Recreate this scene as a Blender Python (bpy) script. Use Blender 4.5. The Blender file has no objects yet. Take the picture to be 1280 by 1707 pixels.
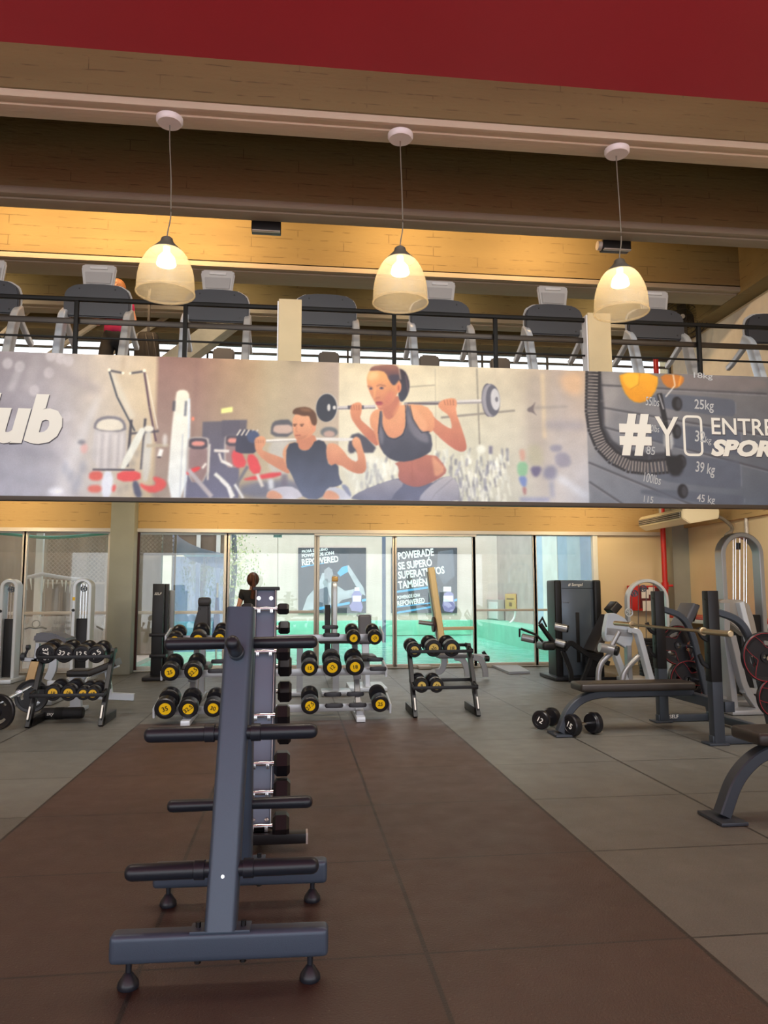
EXPO = 0.05; WORLD = 2.6; WASH = 60.; LINT = 26.; HALL = 50.; PEND = 13.; SUN = 2.3; UPST = 13.; UNDER = 22.
SEAM0 = 3.81; SEAMD = .965
import bpy, bmesh, math, random
import numpy as np
from mathutils import Vector, Matrix, Euler
random.seed(7)
R_ = math.radians
scene = bpy.context.scene
C = scene.collection
# ---------------------------------------------------------------- camera
F = 1255.; PH = math.atan(134.5/F); PS = math.atan(150*math.cos(PH)/F); RO = 0.0023; CH = 1.3
_sp, _cp, _sf, _cf = math.sin(PS), math.cos(PS), math.sin(PH), math.cos(PH)
FW = Vector((_sp*_cf, _cp*_cf, _sf)); _R0 = Vector((_cp, -_sp, 0)); _U0 = Vector((-_sp*_sf, -_cp*_sf, _cf))
RT = _R0*math.cos(RO) - _U0*math.sin(RO); UP = _U0*math.cos(RO) + _R0*math.sin(RO)
cam_d = bpy.data.cameras.new('camera'); cam = bpy.data.objects.new('camera', cam_d); C.objects.link(cam)
cam_d.sensor_fit = 'HORIZONTAL'; cam_d.sensor_width = 36.; cam_d.lens = 36.*F/1280; cam_d.clip_end = 200
m3 = Matrix((RT, UP, -FW)).transposed()
cam.matrix_world = Matrix.Translation((0, 0, CH)) @ m3.to_4x4()
scene.camera = cam
def _ray(x, y): return FW*F + RT*(x-640) + UP*(853.5-y)
def P(x, y, Y):                      # the world point seen at photo pixel x, y that lies at depth Y
    d = _ray(x, y); t = Y/d.y
    return Vector((d.x*t, Y, CH + d.z*t))
def G(x, y, z=0.):                   # the world point at photo pixel x, y at height z
    d = _ray(x, y); t = (z-CH)/d.z
    return Vector((d.x*t, d.y*t, z))
# ---------------------------------------------------------------- light and exposure
scene.view_settings.view_transform = 'Standard'; scene.view_settings.look = 'None'
scene.view_settings.gamma = 1.0; scene.view_settings.exposure = EXPO; scene.view_settings.use_curve_mapping = False
w = bpy.data.worlds.new('sky'); scene.world = w; w.use_nodes = True
bg = w.node_tree.nodes['Background']; bg.inputs[0].default_value = (0.90, 0.95, 1.0, 1); bg.inputs[1].default_value = WORLD
def lamp(name, kind, loc, energy, col, size=.3, sy=None, target=None, spot=None, blend=.6):
    d = bpy.data.lights.new(name, kind); d.energy = energy; d.color = col
    if kind == 'AREA':
        d.size = size
        if sy: d.shape = 'RECTANGLE'; d.size_y = sy
    elif kind == 'SUN': d.angle = size
    else: d.shadow_soft_size = size
    if spot: d.spot_size = spot; d.spot_blend = blend
    o = bpy.data.objects.new(name, d); C.objects.link(o); o.location = loc
    if target is not None:
        o.rotation_euler = (Vector(target)-Vector(loc)).to_track_quat('-Z', 'Y').to_euler()
    return o
WARM = (1.0, .70, .34)
for px_ in (-60, 150, 330, 690, 940):            # warm wash lamps tucked behind the second beam
    lamp('beam_wash_lamp', 'AREA', (P(px_, 360, 9.05).x, 9.0, 6.35), WASH, (1., .62, .30), .35, .12, (P(px_, 360, 9.05).x, 10.25, 6.05))
for x_ in (-4.6, -1.2, 2.0, 5.0):                # warm wash lamps under the mezzanine, on the lintel
    lamp('lintel_wash_lamp', 'AREA', (x_, 11.6, 2.86), LINT, (1., .71, .36), .5, .15, (x_, 13.0, 2.6))
for x_ in (-5., -1.2, 2.2, 5.2):                 # added warm fill lights upstairs, unseen behind the third beam
    lamp('upstairs_fill_light', 'AREA', (x_, 11.05, 5.98), UPST, (1., .78, .5), .5, .15, (x_, 12.2, 5.5))
for x_ in (-5., -2., 1., 4., 6.):                # added fill under the mezzanine, unseen behind the banner, to brighten machine fronts
    lamp('mezzanine_fill_light', 'AREA', (x_, 9.3, 2.84), UNDER, (1., .84, .62), .6, .2, (x_, 11.6, .9))
for x_ in (-3., 0, 3., 6.):                      # added fill lights, unseen above the training floor
    for y_ in (4.6,):
        lamp('hall_fill_light', 'AREA', (x_, y_, 5.7), HALL, (1., .86, .68), .8, .8, (x_, y_+.6, 0))
# ---------------------------------------------------------------- helpers
SUN_ = lamp('hazy_sun', 'SUN', (0, -4, 12), SUN, (1, .97, .92), R_(25), target=(0, 3.5, 0))
def s2l(c): return c/12.92 if c <= .04045 else ((c+.055)/1.055)**2.4
def hexc(h):
    h = h.lstrip('#'); return tuple(s2l(int(h[i:i+2], 16)/255) for i in (0, 2, 4)) + (1,)
MATS = {}
def mat(name, col, rough=.5, metal=0., noise=0., scale=8., bump=0., bscale=60., spec=.5, coat=0., em=None, emc=None, stretch=None):
    if name in MATS: return MATS[name]
    m = bpy.data.materials.new(name); m.use_nodes = True; nt = m.node_tree; b = nt.nodes['Principled BSDF']
    c = hexc(col) if isinstance(col, str) else col
    b.inputs['Base Color'].default_value = c; b.inputs['Roughness'].default_value = rough; b.inputs['Metallic'].default_value = metal
    b.inputs['Specular IOR Level'].default_value = spec; b.inputs['Coat Weight'].default_value = coat
    tc = nt.nodes.new('ShaderNodeTexCoord'); vec = tc.outputs['Object']
    if stretch:
        mp = nt.nodes.new('ShaderNodeMapping'); mp.inputs['Scale'].default_value = stretch; nt.links.new(vec, mp.inputs[0]); vec = mp.outputs[0]
    if noise:
        n = nt.nodes.new('ShaderNodeTexNoise'); n.inputs['Scale'].default_value = scale; n.inputs['Detail'].default_value = 6; nt.links.new(vec, n.inputs['Vector'])
        r = nt.nodes.new('ShaderNodeMapRange'); r.inputs[1].default_value = .3; r.inputs[2].default_value = .7
        r.inputs[3].default_value = 1-noise; r.inputs[4].default_value = 1+noise; nt.links.new(n.outputs[0], r.inputs[0])
        mx = nt.nodes.new('ShaderNodeVectorMath'); mx.operation = 'SCALE'; mx.inputs[0].default_value = c[:3]; nt.links.new(r.outputs[0], mx.inputs['Scale'])
        nt.links.new(mx.outputs[0], b.inputs['Base Color'])
    if bump:
        n2 = nt.nodes.new('ShaderNodeTexNoise'); n2.inputs['Scale'].default_value = bscale; n2.inputs['Detail'].default_value = 3; nt.links.new(vec, n2.inputs['Vector'])
        bp = nt.nodes.new('ShaderNodeBump'); bp.inputs['Strength'].default_value = bump; bp.inputs['Distance'].default_value = .01
        nt.links.new(n2.outputs[0], bp.inputs['Height']); nt.links.new(bp.outputs[0], b.inputs['Normal'])
    if em: b.inputs['Emission Color'].default_value = hexc(emc or col); b.inputs['Emission Strength'].default_value = em
    MATS[name] = m; return m
def thing(name, label, cat, loc=(0, 0, 0), rz=0., group=None):
    o = bpy.data.objects.new(name, None); C.objects.link(o); o.empty_display_size = .1
    o.location = loc; o.rotation_euler = (0, 0, rz); o['label'] = label; o['category'] = cat
    if group: o['group'] = group
    return o
def tag(o, label, cat, group=None):
    o['label'] = label; o['category'] = cat
    if group: o['group'] = group
    return o
def dup(r, loc=None, rot=None, label=None, group=None):
    def cp(o, par):
        c = o.copy(); C.objects.link(c); c.parent = par
        for ch in list(o.children): cp(ch, c)
        return c
    n = cp(r, None)
    if loc is not None: n.location = loc
    if rot is not None: n.rotation_euler = rot
    if label: n['label'] = label
    if group: n['group'] = group
    return n
def fillet(pts, r, n=6):
    pts = [Vector(p) for p in pts]
    if r <= 0 or len(pts) < 3: return pts
    out = [pts[0]]
    for i in range(1, len(pts)-1):
        a, b, c = pts[i-1], pts[i], pts[i+1]; u = (a-b); v = (c-b)
        ru = min(r, u.length*.49); rv = min(r, v.length*.49)
        p0 = b+u.normalized()*ru; p2 = b+v.normalized()*rv
        for k in range(n+1):
            t = k/n; out.append(p0*(1-t)**2 + b*2*t*(1-t) + p2*t*t)
    out.append(pts[-1]); return out
class MB:
    def __init__(s): s.bm = bmesh.new()
    def _add(s, t, M=None):
        if M is not None: bmesh.ops.transform(t, matrix=M, verts=t.verts)
        me = bpy.data.meshes.new('t'); t.to_mesh(me); t.free(); s.bm.from_mesh(me); bpy.data.meshes.remove(me); return s
    def box(s, c, d, rot=(0, 0, 0), bev=0., seg=2, taper=None):
        t = bmesh.new(); bmesh.ops.create_cube(t, size=1.)
        for v in t.verts:
            if taper and v.co.z > 0: v.co.x *= taper; v.co.y *= taper
            v.co.x *= d[0]; v.co.y *= d[1]; v.co.z *= d[2]
        if bev: bmesh.ops.bevel(t, geom=t.edges[:], offset=min(bev, min(d)*.49), segments=seg, profile=.6, affect='EDGES')
        return s._add(t, Matrix.Translation(c) @ Euler(rot).to_matrix().to_4x4())
    def cyl(s, a, b, r, r2=None, n=16, bev=0.):
        a, b = Vector(a), Vector(b); L = (b-a).length; r2 = r if r2 is None else r2
        pr = [(0, 0), (r, 0), (r2, L), (0, L)] if not bev else [(0, 0), (r-bev, 0), (r, bev), (r2, L-bev), (r2-bev, L), (0, L)]
        return s.lathe(pr, n, Matrix.Translation(a) @ (b-a).to_track_quat('Z', 'Y').to_matrix().to_4x4())
    def lathe(s, pr, n=24, M=None):
        t = bmesh.new(); rings = []
        for r, z in pr:
            rings.append([t.verts.new((0, 0, z))] if r < 1e-6 else [t.verts.new((r*math.cos(2*math.pi*k/n), r*math.sin(2*math.pi*k/n), z)) for k in range(n)])
        for A, B in zip(rings, rings[1:]):
            for k in range(n):
                q = [A[k % len(A)], A[(k+1) % len(A)], B[(k+1) % len(B)], B[k % len(B)]]
                u = []
                for v in q:
                    if v not in u: u.append(v)
                if len(u) > 2:
                    try: t.faces.new(u)
                    except ValueError: pass
        bmesh.ops.recalc_face_normals(t, faces=t.faces[:])
        return s._add(t, M)
    def sweep(s, pts, prof, up=(0, 0, 1), closed=False):
        pts = [Vector(p) for p in pts]; up = Vector(up); t = bmesh.new(); rings = []; N = len(pts)
        for i, p in enumerate(pts):
            a = pts[i-1] if (i > 0 or closed) else None; b = pts[(i+1) % N] if (i < N-1 or closed) else None
            t1 = (p-a).normalized() if a is not None else (b-p).normalized(); t2 = (b-p).normalized() if b is not None else t1
            tg = (t1+t2); tg = tg.normalized() if tg.length > 1e-6 else t1
            sd = tg.cross(up)
            if sd.length < 1e-4: sd = tg.cross(Vector((0, 1, .01)))
            sd.normalize(); uu = sd.cross(tg).normalized(); k = 1/max(.5, math.cos(t1.angle(t2)/2) if t1.angle(t2, 0) else 1)
            bend = (t2-t1); bd = bend.normalized() if bend.length > 1e-5 else None
            ring = []
            for x, y in prof:
                v = sd*x+uu*y
                if bd is not None: v = v + bd*(v.dot(bd)*(k-1))
                ring.append(t.verts.new(p+v))
            rings.append(ring)
        n = len(prof)
        pairs = list(zip(rings, rings[1:])) + ([(rings[-1], rings[0])] if closed else [])
        for A, B in pairs:
            for k in range(n): t.faces.new((A[k], A[(k+1) % n], B[(k+1) % n], B[k]))
        if not closed: t.faces.new(rings[0][::-1]); t.faces.new(rings[-1])
        bmesh.ops.recalc_face_normals(t, faces=t.faces[:])
        return s._add(t)
    def tube(s, pts, r, n=10, fil=0., up=(0, 0, 1), closed=False):
        return s.sweep(fillet(pts, fil) if fil else pts, [(r*math.cos(2*math.pi*k/n), r*math.sin(2*math.pi*k/n)) for k in range(n)], up, closed)
    def bar(s, pts, wd, ht, fil=0., up=(0, 0, 1), bev=.006, n=7):
        a, b = wd/2, ht/2; e = min(bev, a*.5, b*.5); ns = 4 if bev > .015 else 1; pr = []
        for cx_, cy_, a0 in ((a-e, -b+e, -90), (a-e, b-e, 0), (-a+e, b-e, 90), (-a+e, -b+e, 180)):
            for j in range(ns+1): q_ = R_(a0+90*j/ns); pr.append((cx_+e*math.cos(q_), cy_+e*math.sin(q_)))
        return s.sweep(fillet(pts, fil, n) if fil else pts, pr, up)
    def prism(s, poly, y0, y1, bev=0.):          # polygon in x,z pushed from y0 to y1
        t = bmesh.new(); f = t.faces.new([t.verts.new((x, y0, z)) for x, z in poly])
        r = bmesh.ops.extrude_face_region(t, geom=[f]); vs = [g for g in r['geom'] if isinstance(g, bmesh.types.BMVert)]
        for v in vs: v.co.y = y1
        bmesh.ops.recalc_face_normals(t, faces=t.faces[:])
        if bev: bmesh.ops.bevel(t, geom=[e for e in t.edges if e.calc_length() > bev*2.2], offset=bev, segments=2, affect='EDGES')
        return s._add(t)
    def xf(s, M): bmesh.ops.transform(s.bm, matrix=M, verts=s.bm.verts); return s
    def build(s, name, m, parent=None, world=False, ang=.7):
        me = bpy.data.meshes.new(name)
        if world and parent is not None:
            off = Vector((0, 0, 0)); q = parent
            while q is not None: off += Vector(q.location); q = q.parent
            bmesh.ops.translate(s.bm, vec=-off, verts=s.bm.verts)
        s.bm.to_mesh(me); s.bm.free()
        me.polygons.foreach_set('use_smooth', [True]*len(me.polygons)); me.set_sharp_from_angle(angle=ang)
        o = bpy.data.objects.new(name, me); C.objects.link(o); me.materials.append(m)
        if parent is not None: o.parent = parent
        return o
def struct(name, mb, m):
    o = mb.build(name, m); o['kind'] = 'structure'; return o
_txt = {}
def text_mesh(body, size, shear=0., bold=0., align='CENTER', space=1., depth=.0015, line=1.):
    key = (body, size, shear, bold, align, space, depth, line)
    if key in _txt: return _txt[key]
    cu = bpy.data.curves.new('lettering', 'FONT'); cu.body = body; cu.size = size; cu.align_x = align; cu.align_y = 'CENTER'
    cu.shear = shear; cu.offset = bold; cu.space_character = space; cu.extrude = depth; cu.resolution_u = 3; cu.space_line = line
    o = bpy.data.objects.new('tmp', cu); C.objects.link(o); bpy.context.view_layer.update()
    dg = bpy.context.evaluated_depsgraph_get(); me = bpy.data.meshes.new_from_object(o.evaluated_get(dg))
    bpy.data.objects.remove(o); _txt[key] = me; return me
def text(name, body, size, m, parent, loc, rot=(R_(90), 0, 0), scale=(1, 1, 1), world=False, **k):
    me0 = text_mesh(body, size, **k)
    me = me0 if not me0.materials else me0.copy()
    if not me.materials: me.materials.append(m)
    else: me.materials[0] = m
    if 1:
        o = bpy.data.objects.new(name, me); C.objects.link(o); o.parent = parent
    loc = Vector(loc)
    if world:
        q = parent
        while q is not None: loc = loc - Vector(q.location); q = q.parent
    o.location = loc; o.rotation_euler = rot; o.scale = scale; return o
# ---------------------------------------------------------------- materials
def concrete(name, c1, c2, lines=True, rough=.85, bump=.35):
    m = mat(name, c1, rough, bump=0); nt = m.node_tree; b = nt.nodes['Principled BSDF']; tc = nt.nodes['Texture Coordinate']
    n = nt.nodes.new('ShaderNodeTexNoise'); n.inputs['Scale'].default_value = 1.2; n.inputs['Detail'].default_value = 8
    mp = nt.nodes.new('ShaderNodeMapping'); mp.inputs['Scale'].default_value = (.5, 2, 2.5); nt.links.new(tc.outputs['Object'], mp.inputs[0]); nt.links.new(mp.outputs[0], n.inputs['Vector'])
    mx = nt.nodes.new('ShaderNodeMix'); mx.data_type = 'RGBA'; mx.inputs[6].default_value = hexc(c1); mx.inputs[7].default_value = hexc(c2)
    nt.links.new(n.outputs[0], mx.inputs[0]); out = mx.outputs[2]
    if lines:                       # board marks and cracks
        br = nt.nodes.new('ShaderNodeTexBrick'); br.inputs['Scale'].default_value = 1.; br.inputs['Mortar Size'].default_value = .006
        br.inputs['Brick Width'].default_value = 1.3; br.inputs['Row Height'].default_value = .14; br.inputs['Mortar Smooth'].default_value = .3
        sx = nt.nodes.new('ShaderNodeSeparateXYZ'); cx = nt.nodes.new('ShaderNodeCombineXYZ'); nt.links.new(tc.outputs['Object'], sx.inputs[0])
        n3 = nt.nodes.new('ShaderNodeTexNoise'); n3.inputs['Scale'].default_value = 3.; nt.links.new(tc.outputs['Object'], n3.inputs['Vector'])
        ad = nt.nodes.new('ShaderNodeMath'); ad.operation = 'MULTIPLY_ADD'; ad.inputs[1].default_value = .03; nt.links.new(n3.outputs[0], ad.inputs[0]); nt.links.new(sx.outputs[2], ad.inputs[2])
        nt.links.new(sx.outputs[0], cx.inputs[0]); nt.links.new(ad.outputs[0], cx.inputs[1]); nt.links.new(cx.outputs[0], br.inputs['Vector'])
        n4 = nt.nodes.new('ShaderNodeTexNoise'); n4.inputs['Scale'].default_value = 5.; n4.inputs['Detail'].default_value = 5; nt.links.new(tc.outputs['Object'], n4.inputs['Vector'])
        r4 = nt.nodes.new('ShaderNodeMapRange'); r4.inputs[1].default_value = .48; r4.inputs[2].default_value = .6; nt.links.new(n4.outputs[0], r4.inputs[0])
        ml = nt.nodes.new('ShaderNodeMath'); ml.operation = 'MULTIPLY'; nt.links.new(br.outputs['Fac'], ml.inputs[0]); nt.links.new(r4.outputs[0], ml.inputs[1])
        m2 = nt.nodes.new('ShaderNodeMath'); m2.operation = 'MULTIPLY'; m2.inputs[1].default_value = .55; nt.links.new(ml.outputs[0], m2.inputs[0])
        mk = nt.nodes.new('ShaderNodeMix'); mk.data_type = 'RGBA'; mk.inputs[7].default_value = hexc('#3a2c1c'); nt.links.new(m2.outputs[0], mk.inputs[0]); nt.links.new(out, mk.inputs[6]); out = mk.outputs[2]
    nt.links.new(out, b.inputs['Base Color'])
    n2 = nt.nodes.new('ShaderNodeTexNoise'); n2.inputs['Scale'].default_value = 14; n2.inputs['Detail'].default_value = 8; nt.links.new(mp.outputs[0], n2.inputs['Vector'])
    bp = nt.nodes.new('ShaderNodeBump'); bp.inputs['Strength'].default_value = bump; bp.inputs['Distance'].default_value = .02
    nt.links.new(n2.outputs[0], bp.inputs['Height']); nt.links.new(bp.outputs[0], b.inputs['Normal']); return m
M_BEAM = concrete('painted_concrete_beam', '#867750', '#6e6040')
M_BEAMG = concrete('bare_concrete_lip', '#d2c8b2', '#b3a994', lines=False)
M_BEAMG2 = concrete('shaded_concrete_lip', '#a59c8c', '#8b8374', lines=False)  # rear lips: same concrete, darkened in colour for the lamp light they miss
M_CREAM = concrete('cream_wall_paint', '#e0cfab', '#d6c49e', lines=False, bump=.1)
M_LINTEL = concrete('cream_lintel', '#c4a878', '#b89c6a')
M_CREAM2 = mat('cream_post_paint', '#cbb891', .6, noise=.06, scale=3)
M_COL = mat('grey_green_column_paint', '#989b90', .6, noise=.08, scale=2, bump=.1)
M_RED = mat('red_soffit_paint', '#c9313a', .3, noise=.03, scale=2, bump=.04, bscale=120)
M_ALU = mat('aluminium_frame', '#c4c0bb', .4, .2)
M_WHITEF = mat('white_frame', '#dfe3e2', .4)
M_BLKRAIL = mat('black_rail_steel', '#0b0a09', .5, spec=.2)
M_DKSTEEL = mat('charcoal_powder_steel', '#485667', .38, .2, bump=.06, bscale=300)
M_DKSTEEL2 = mat('dark_grey_steel', '#3d434c', .4, .3)
M_RUBBER = mat('black_rubber', '#15151a', .32, noise=.1, scale=20)
M_GRIP = mat('black_grip_plastic', '#1d232c', .36, bump=.05, bscale=200)
M_SILVER = mat('silver_powder_steel', '#a6a8ac', .3, .6)
M_WHITEM = mat('white_powder_steel', '#cfd6de', .3, .25)
M_CHROME = mat('chrome', '#d8d8da', .18, 1.)
M_BLACK = mat('black_metal', '#141417', .4, .2)
M_VINYL = mat('black_vinyl_pad', '#1c1b1d', .38, bump=.08, bscale=90)
M_VINYLB = mat('brown_black_vinyl_pad', '#2f2925', .4, bump=.08, bscale=90)
M_VINYLG = mat('grey_vinyl_pad', '#5e5f66', .4, bump=.05, bscale=90)
M_YEL = mat('yellow_disc', '#f2c40e', .4)
M_YELP = mat('pale_gold_disc', '#cdb25a', .4)
M_WHT = mat('white_lettering', '#eceae4', .5)
M_BLKT = mat('black_lettering', '#15140f', .5)
M_PLAST = mat('light_grey_plastic', '#b3b1ae', .4)
M_PLASTD = mat('dark_grey_plastic', '#2c2d33', .45)
M_PURW = mat('white_plastic', '#e6e6ea', .35)
M_REDP = mat('red_gloss_paint', '#c3241f', .35)
M_SKIN = mat('skin', '#c58e72', .5)
M_HAIR = mat('auburn_hair', '#4a2415', .45, noise=.35, scale=30, stretch=(1, 1, .1))
M_BLKCL = mat('black_cotton', '#17171a', .8, noise=.1, scale=20)
M_PINK = mat('magenta_cotton', '#b01858', .75, noise=.15, scale=15)
M_TEAL = mat('teal_hose', '#3f9d88', .5)
# glass: clear sheet with a mirror share that grows towards grazing
def glass(name, refl=.06, tint=(1, 1, 1, 1), haze=0.):
    m = bpy.data.materials.new(name); m.use_nodes = True; nt = m.node_tree; nt.nodes.clear()
    o = nt.nodes.new('ShaderNodeOutputMaterial'); tr = nt.nodes.new('ShaderNodeBsdfTransparent'); tr.inputs[0].default_value = tint
    gl = nt.nodes.new('ShaderNodeBsdfGlossy'); gl.inputs['Roughness'].default_value = .02
    lw = nt.nodes.new('ShaderNodeFresnel'); lw.inputs[0].default_value = 1.45; ad = nt.nodes.new('ShaderNodeMath'); ad.inputs[1].default_value = refl; nt.links.new(lw.outputs[0], ad.inputs[0])
    mx = nt.nodes.new('ShaderNodeMixShader'); nt.links.new(ad.outputs[0], mx.inputs[0]); nt.links.new(tr.outputs[0], mx.inputs[1]); nt.links.new(gl.outputs[0], mx.inputs[2])
    last = mx.outputs[0]
    if haze:
        df = nt.nodes.new('ShaderNodeBsdfDiffuse'); df.inputs[0].default_value = (.8, .85, .9, 1); m2 = nt.nodes.new('ShaderNodeMixShader')
        n = nt.nodes.new('ShaderNodeTexNoise'); n.inputs['Scale'].default_value = 2.; n.inputs['Detail'].default_value = 8
        tc = nt.nodes.new('ShaderNodeTexCoord'); mp = nt.nodes.new('ShaderNodeMapping'); mp.inputs['Scale'].default_value = (3, 1, .6); nt.links.new(tc.outputs['Object'], mp.inputs[0]); nt.links.new(mp.outputs[0], n.inputs['Vector'])
        rr = nt.nodes.new('ShaderNodeMapRange'); rr.inputs[1].default_value = .35; rr.inputs[2].default_value = .8; rr.inputs[3].default_value = haze*.4; rr.inputs[4].default_value = haze*1.6; nt.links.new(n.outputs[0], rr.inputs[0])
        nt.links.new(rr.outputs[0], m2.inputs[0]); nt.links.new(last, m2.inputs[1]); nt.links.new(df.outputs[0], m2.inputs[2]); last = m2.outputs[0]
    nt.links.new(last, o.inputs[0]); return m
M_GLASS = glass('window_glass', .03, haze=.06)
M_FROST = glass('frosted_glass', .04, haze=.5)
# rubber tile floor: a brown strip between grey fields, seams every metre
m = bpy.data.materials.new('rubber_tile_floor'); m.use_nodes = True; nt = m.node_tree; b = nt.nodes['Principled BSDF']; M_FLOOR = m
N = nt.nodes.new
def mth(op, a, b_=None, c_=None):
    n = N('ShaderNodeMath'); n.operation = op
    for i, v in enumerate((a, b_, c_)):
        if v is None: continue
        if isinstance(v, (int, float)): n.inputs[i].default_value = v
        else: nt.links.new(v, n.inputs[i])
    return n.outputs[0]
def rgb(a, b_, f):
    n = N('ShaderNodeMix'); n.data_type = 'RGBA'
    for i, v in ((6, a), (7, b_), (0, f)):
        if isinstance(v, (tuple, float, int)): n.inputs[i].default_value = v
        else: nt.links.new(v, n.inputs[i])
    return n.outputs[2]
tc = N('ShaderNodeTexCoord'); sx = N('ShaderNodeSeparateXYZ'); nt.links.new(tc.outputs['Object'], sx.inputs[0]); X, Y, Z = sx.outputs
def nz(scale, det=4, rough=.5):
    n = N('ShaderNodeTexNoise'); n.inputs['Scale'].default_value = scale; n.inputs['Detail'].default_value = det; n.inputs['Roughness'].default_value = rough; nt.links.new(tc.outputs['Object'], n.inputs['Vector']); return n.outputs[0]
tx = mth('DIVIDE', mth('SUBTRACT', X, .49-1.01*20), 1.01); ty = mth('DIVIDE', mth('SUBTRACT', Y, SEAM0-SEAMD*20), SEAMD)
def seam(t, wd):
    f = mth('FRACT', t); d = mth('MINIMUM', f, mth('SUBTRACT', 1., f)); return mth('LESS_THAN', d, wd)
sm = mth('MAXIMUM', seam(tx, .0085), seam(ty, .0065))
wn = N('ShaderNodeTexWhiteNoise'); wn.noise_dimensions = '2D'; cb = N('ShaderNodeCombineXYZ'); nt.links.new(mth('FLOOR', tx), cb.inputs[0]); nt.links.new(mth('FLOOR', ty), cb.inputs[1]); nt.links.new(cb.outputs[0], wn.inputs['Vector'])
inb = mth('MULTIPLY', mth('MULTIPLY', mth('GREATER_THAN', X, -1.535), mth('LESS_THAN', X, 1.51)), mth('LESS_THAN', Y, 7.93))
brown = rgb(hexc('#422c25'), hexc('#4c372d'), nz(.9, 5))
grey = rgb(hexc('#5b5a54'), hexc('#6f6d67'), nz(.7, 5))
col = rgb(grey, brown, inb)
v = mth('MULTIPLY_ADD', wn.outputs['Value'], .16, .92)
v = mth('MULTIPLY', v, mth('MULTIPLY_ADD', nz(3.5, 8, .65), .5, .75))
v = mth('MULTIPLY', v, mth('MULTIPLY_ADD', nz(160, 2), .7, .65))
sc = N('ShaderNodeVectorMath'); sc.operation = 'SCALE'; nt.links.new(col, sc.inputs[0]); nt.links.new(v, sc.inputs['Scale'])
col = rgb(sc.outputs[0], hexc('#130d0b'), mth('MULTIPLY', sm, .78))
fl = mth('GREATER_THAN', nz(95, 1), .745)
col = rgb(col, hexc('#a09a90'), mth('MULTIPLY', fl, .35))
nt.links.new(col, b.inputs['Base Color']); b.inputs['Specular IOR Level'].default_value = .65
nt.links.new(mth('MULTIPLY_ADD', nz(6, 4), .25, .30), b.inputs['Roughness'])
bp = N('ShaderNodeBump'); bp.inputs['Strength'].default_value = .45; bp.inputs['Distance'].default_value = .008
nt.links.new(mth('SUBTRACT', nz(110, 3, .7), mth('MULTIPLY', sm, 1.5)), bp.inputs['Height']); nt.links.new(bp.outputs[0], b.inputs['Normal'])

# ---------------------------------------------------------------- structure
WY = 13.1; XL = -7.8; XR = 7.0
fb = MB().box(((XL+XR)/2, 5.1, -.1), (XR-XL, 16.2, .2)); fl_ = struct('floor', fb, M_FLOOR)
struct('trim_1', MB().box((-.5, WY+.15, -.06), (14.6, .3, .14), bev=.01), M_BEAMG)              # outer curb
struct('trim_2', MB().box((-.6, WY+.12, 2.66), (XR*2+.6, .45, .57)), M_LINTEL)                        # lintel above windows
XW = P(990, 960, WY).x
struct('wall_back', MB().box(((XW+.06+XR)/2, WY+.1, 1.19), (XR-XW-.06, .3, 2.37)), M_CREAM)
struct('wall_right', MB().box((XR+.12, 6., 3.5), (.24, 15., 7.)), M_CREAM)
struct('wall_left', MB().box((XL-.12, 6., 3.5), (.24, 15., 7.)), M_CREAM)
a, b_ = P(181, 1000, 12.75), P(221, 1000, 12.75)
struct('trim_3', MB().box(((a.x+b_.x)/2, 12.85, 1.46), (b_.x-a.x, .3, 2.92), bev=.01), M_COL)      # column
a, b_ = P(1112, 900, 12.9), P(1131, 900, 12.9)
struct('trim_4', MB().box(((a.x+XR)/2, 12.85, 1.46), (XR-a.x, .26, 2.92)), M_COL)
# ledge band on the right wall
struct('trim_5', MB().box((XR-.03, 9.5, 2.62), (.1, 7., .36)), M_LINTEL)
struct('wall_right_upper', MB().box((XR-.01, 10.5, 4.6), (.03, 4.9, 2.3)), mat('off_white_wall_paint', '#ece6d6', .8, noise=.04))
# mezzanine slab and its bottom beams
struct('trim_6', MB().box(((XL+XR)/2, 10.65, 3.17), (XR-XL, 5.15, .54)), M_BEAM)
# ceiling and beams
struct('ceiling', MB().box(((XL+XR)/2, 8.6, 7.0), (XR-XL, 11.6, .2)), M_BEAM)
bi = 7
for (y0, y1, lip) in ((6.80, 7.10, 1), (8.56, 8.87, 0), (10.28, 10.80, 0), (12.0, 12.35, 0)):
    mb = MB().box(((XL+XR)/2, (y0+y1)/2, 6.42), (XR-XL, y1-y0, 1.04)); struct('trim_%d' % bi, mb, M_BEAM); bi += 1
    mb = MB().box(((XL+XR)/2, (y0+y1)/2+.05, 5.86), (XR-XL, y1-y0-.10, .10), bev=.012).box(((XL+XR)/2, y0+.06, 5.88), (XR-XL, .12, .1), bev=.015)
    struct('trim_%d' % bi, mb, M_BEAMG if lip else M_BEAMG2); bi += 1  # lit tone on the first lip, shaded copy on those behind
xs = P(1230, 450, 10.28).x
struct('trim_%d' % bi, MB().box(((xs+XR)/2+.02, 9.6, 6.4), (XR-xs, 5.8, 1.2)), M_BEAM); bi += 1
struct('trim_%d' % bi, MB().box(((XL+XR)/2, 12.95, 6.35), (XR-XL, .4, 1.3)), M_BEAM); bi += 1         # wall above the clerestory
struct('trim_%d' % bi, MB().box((0, WY, 3.65), (XR-XL, .3, .5)), M_BEAMG); bi += 1
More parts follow.
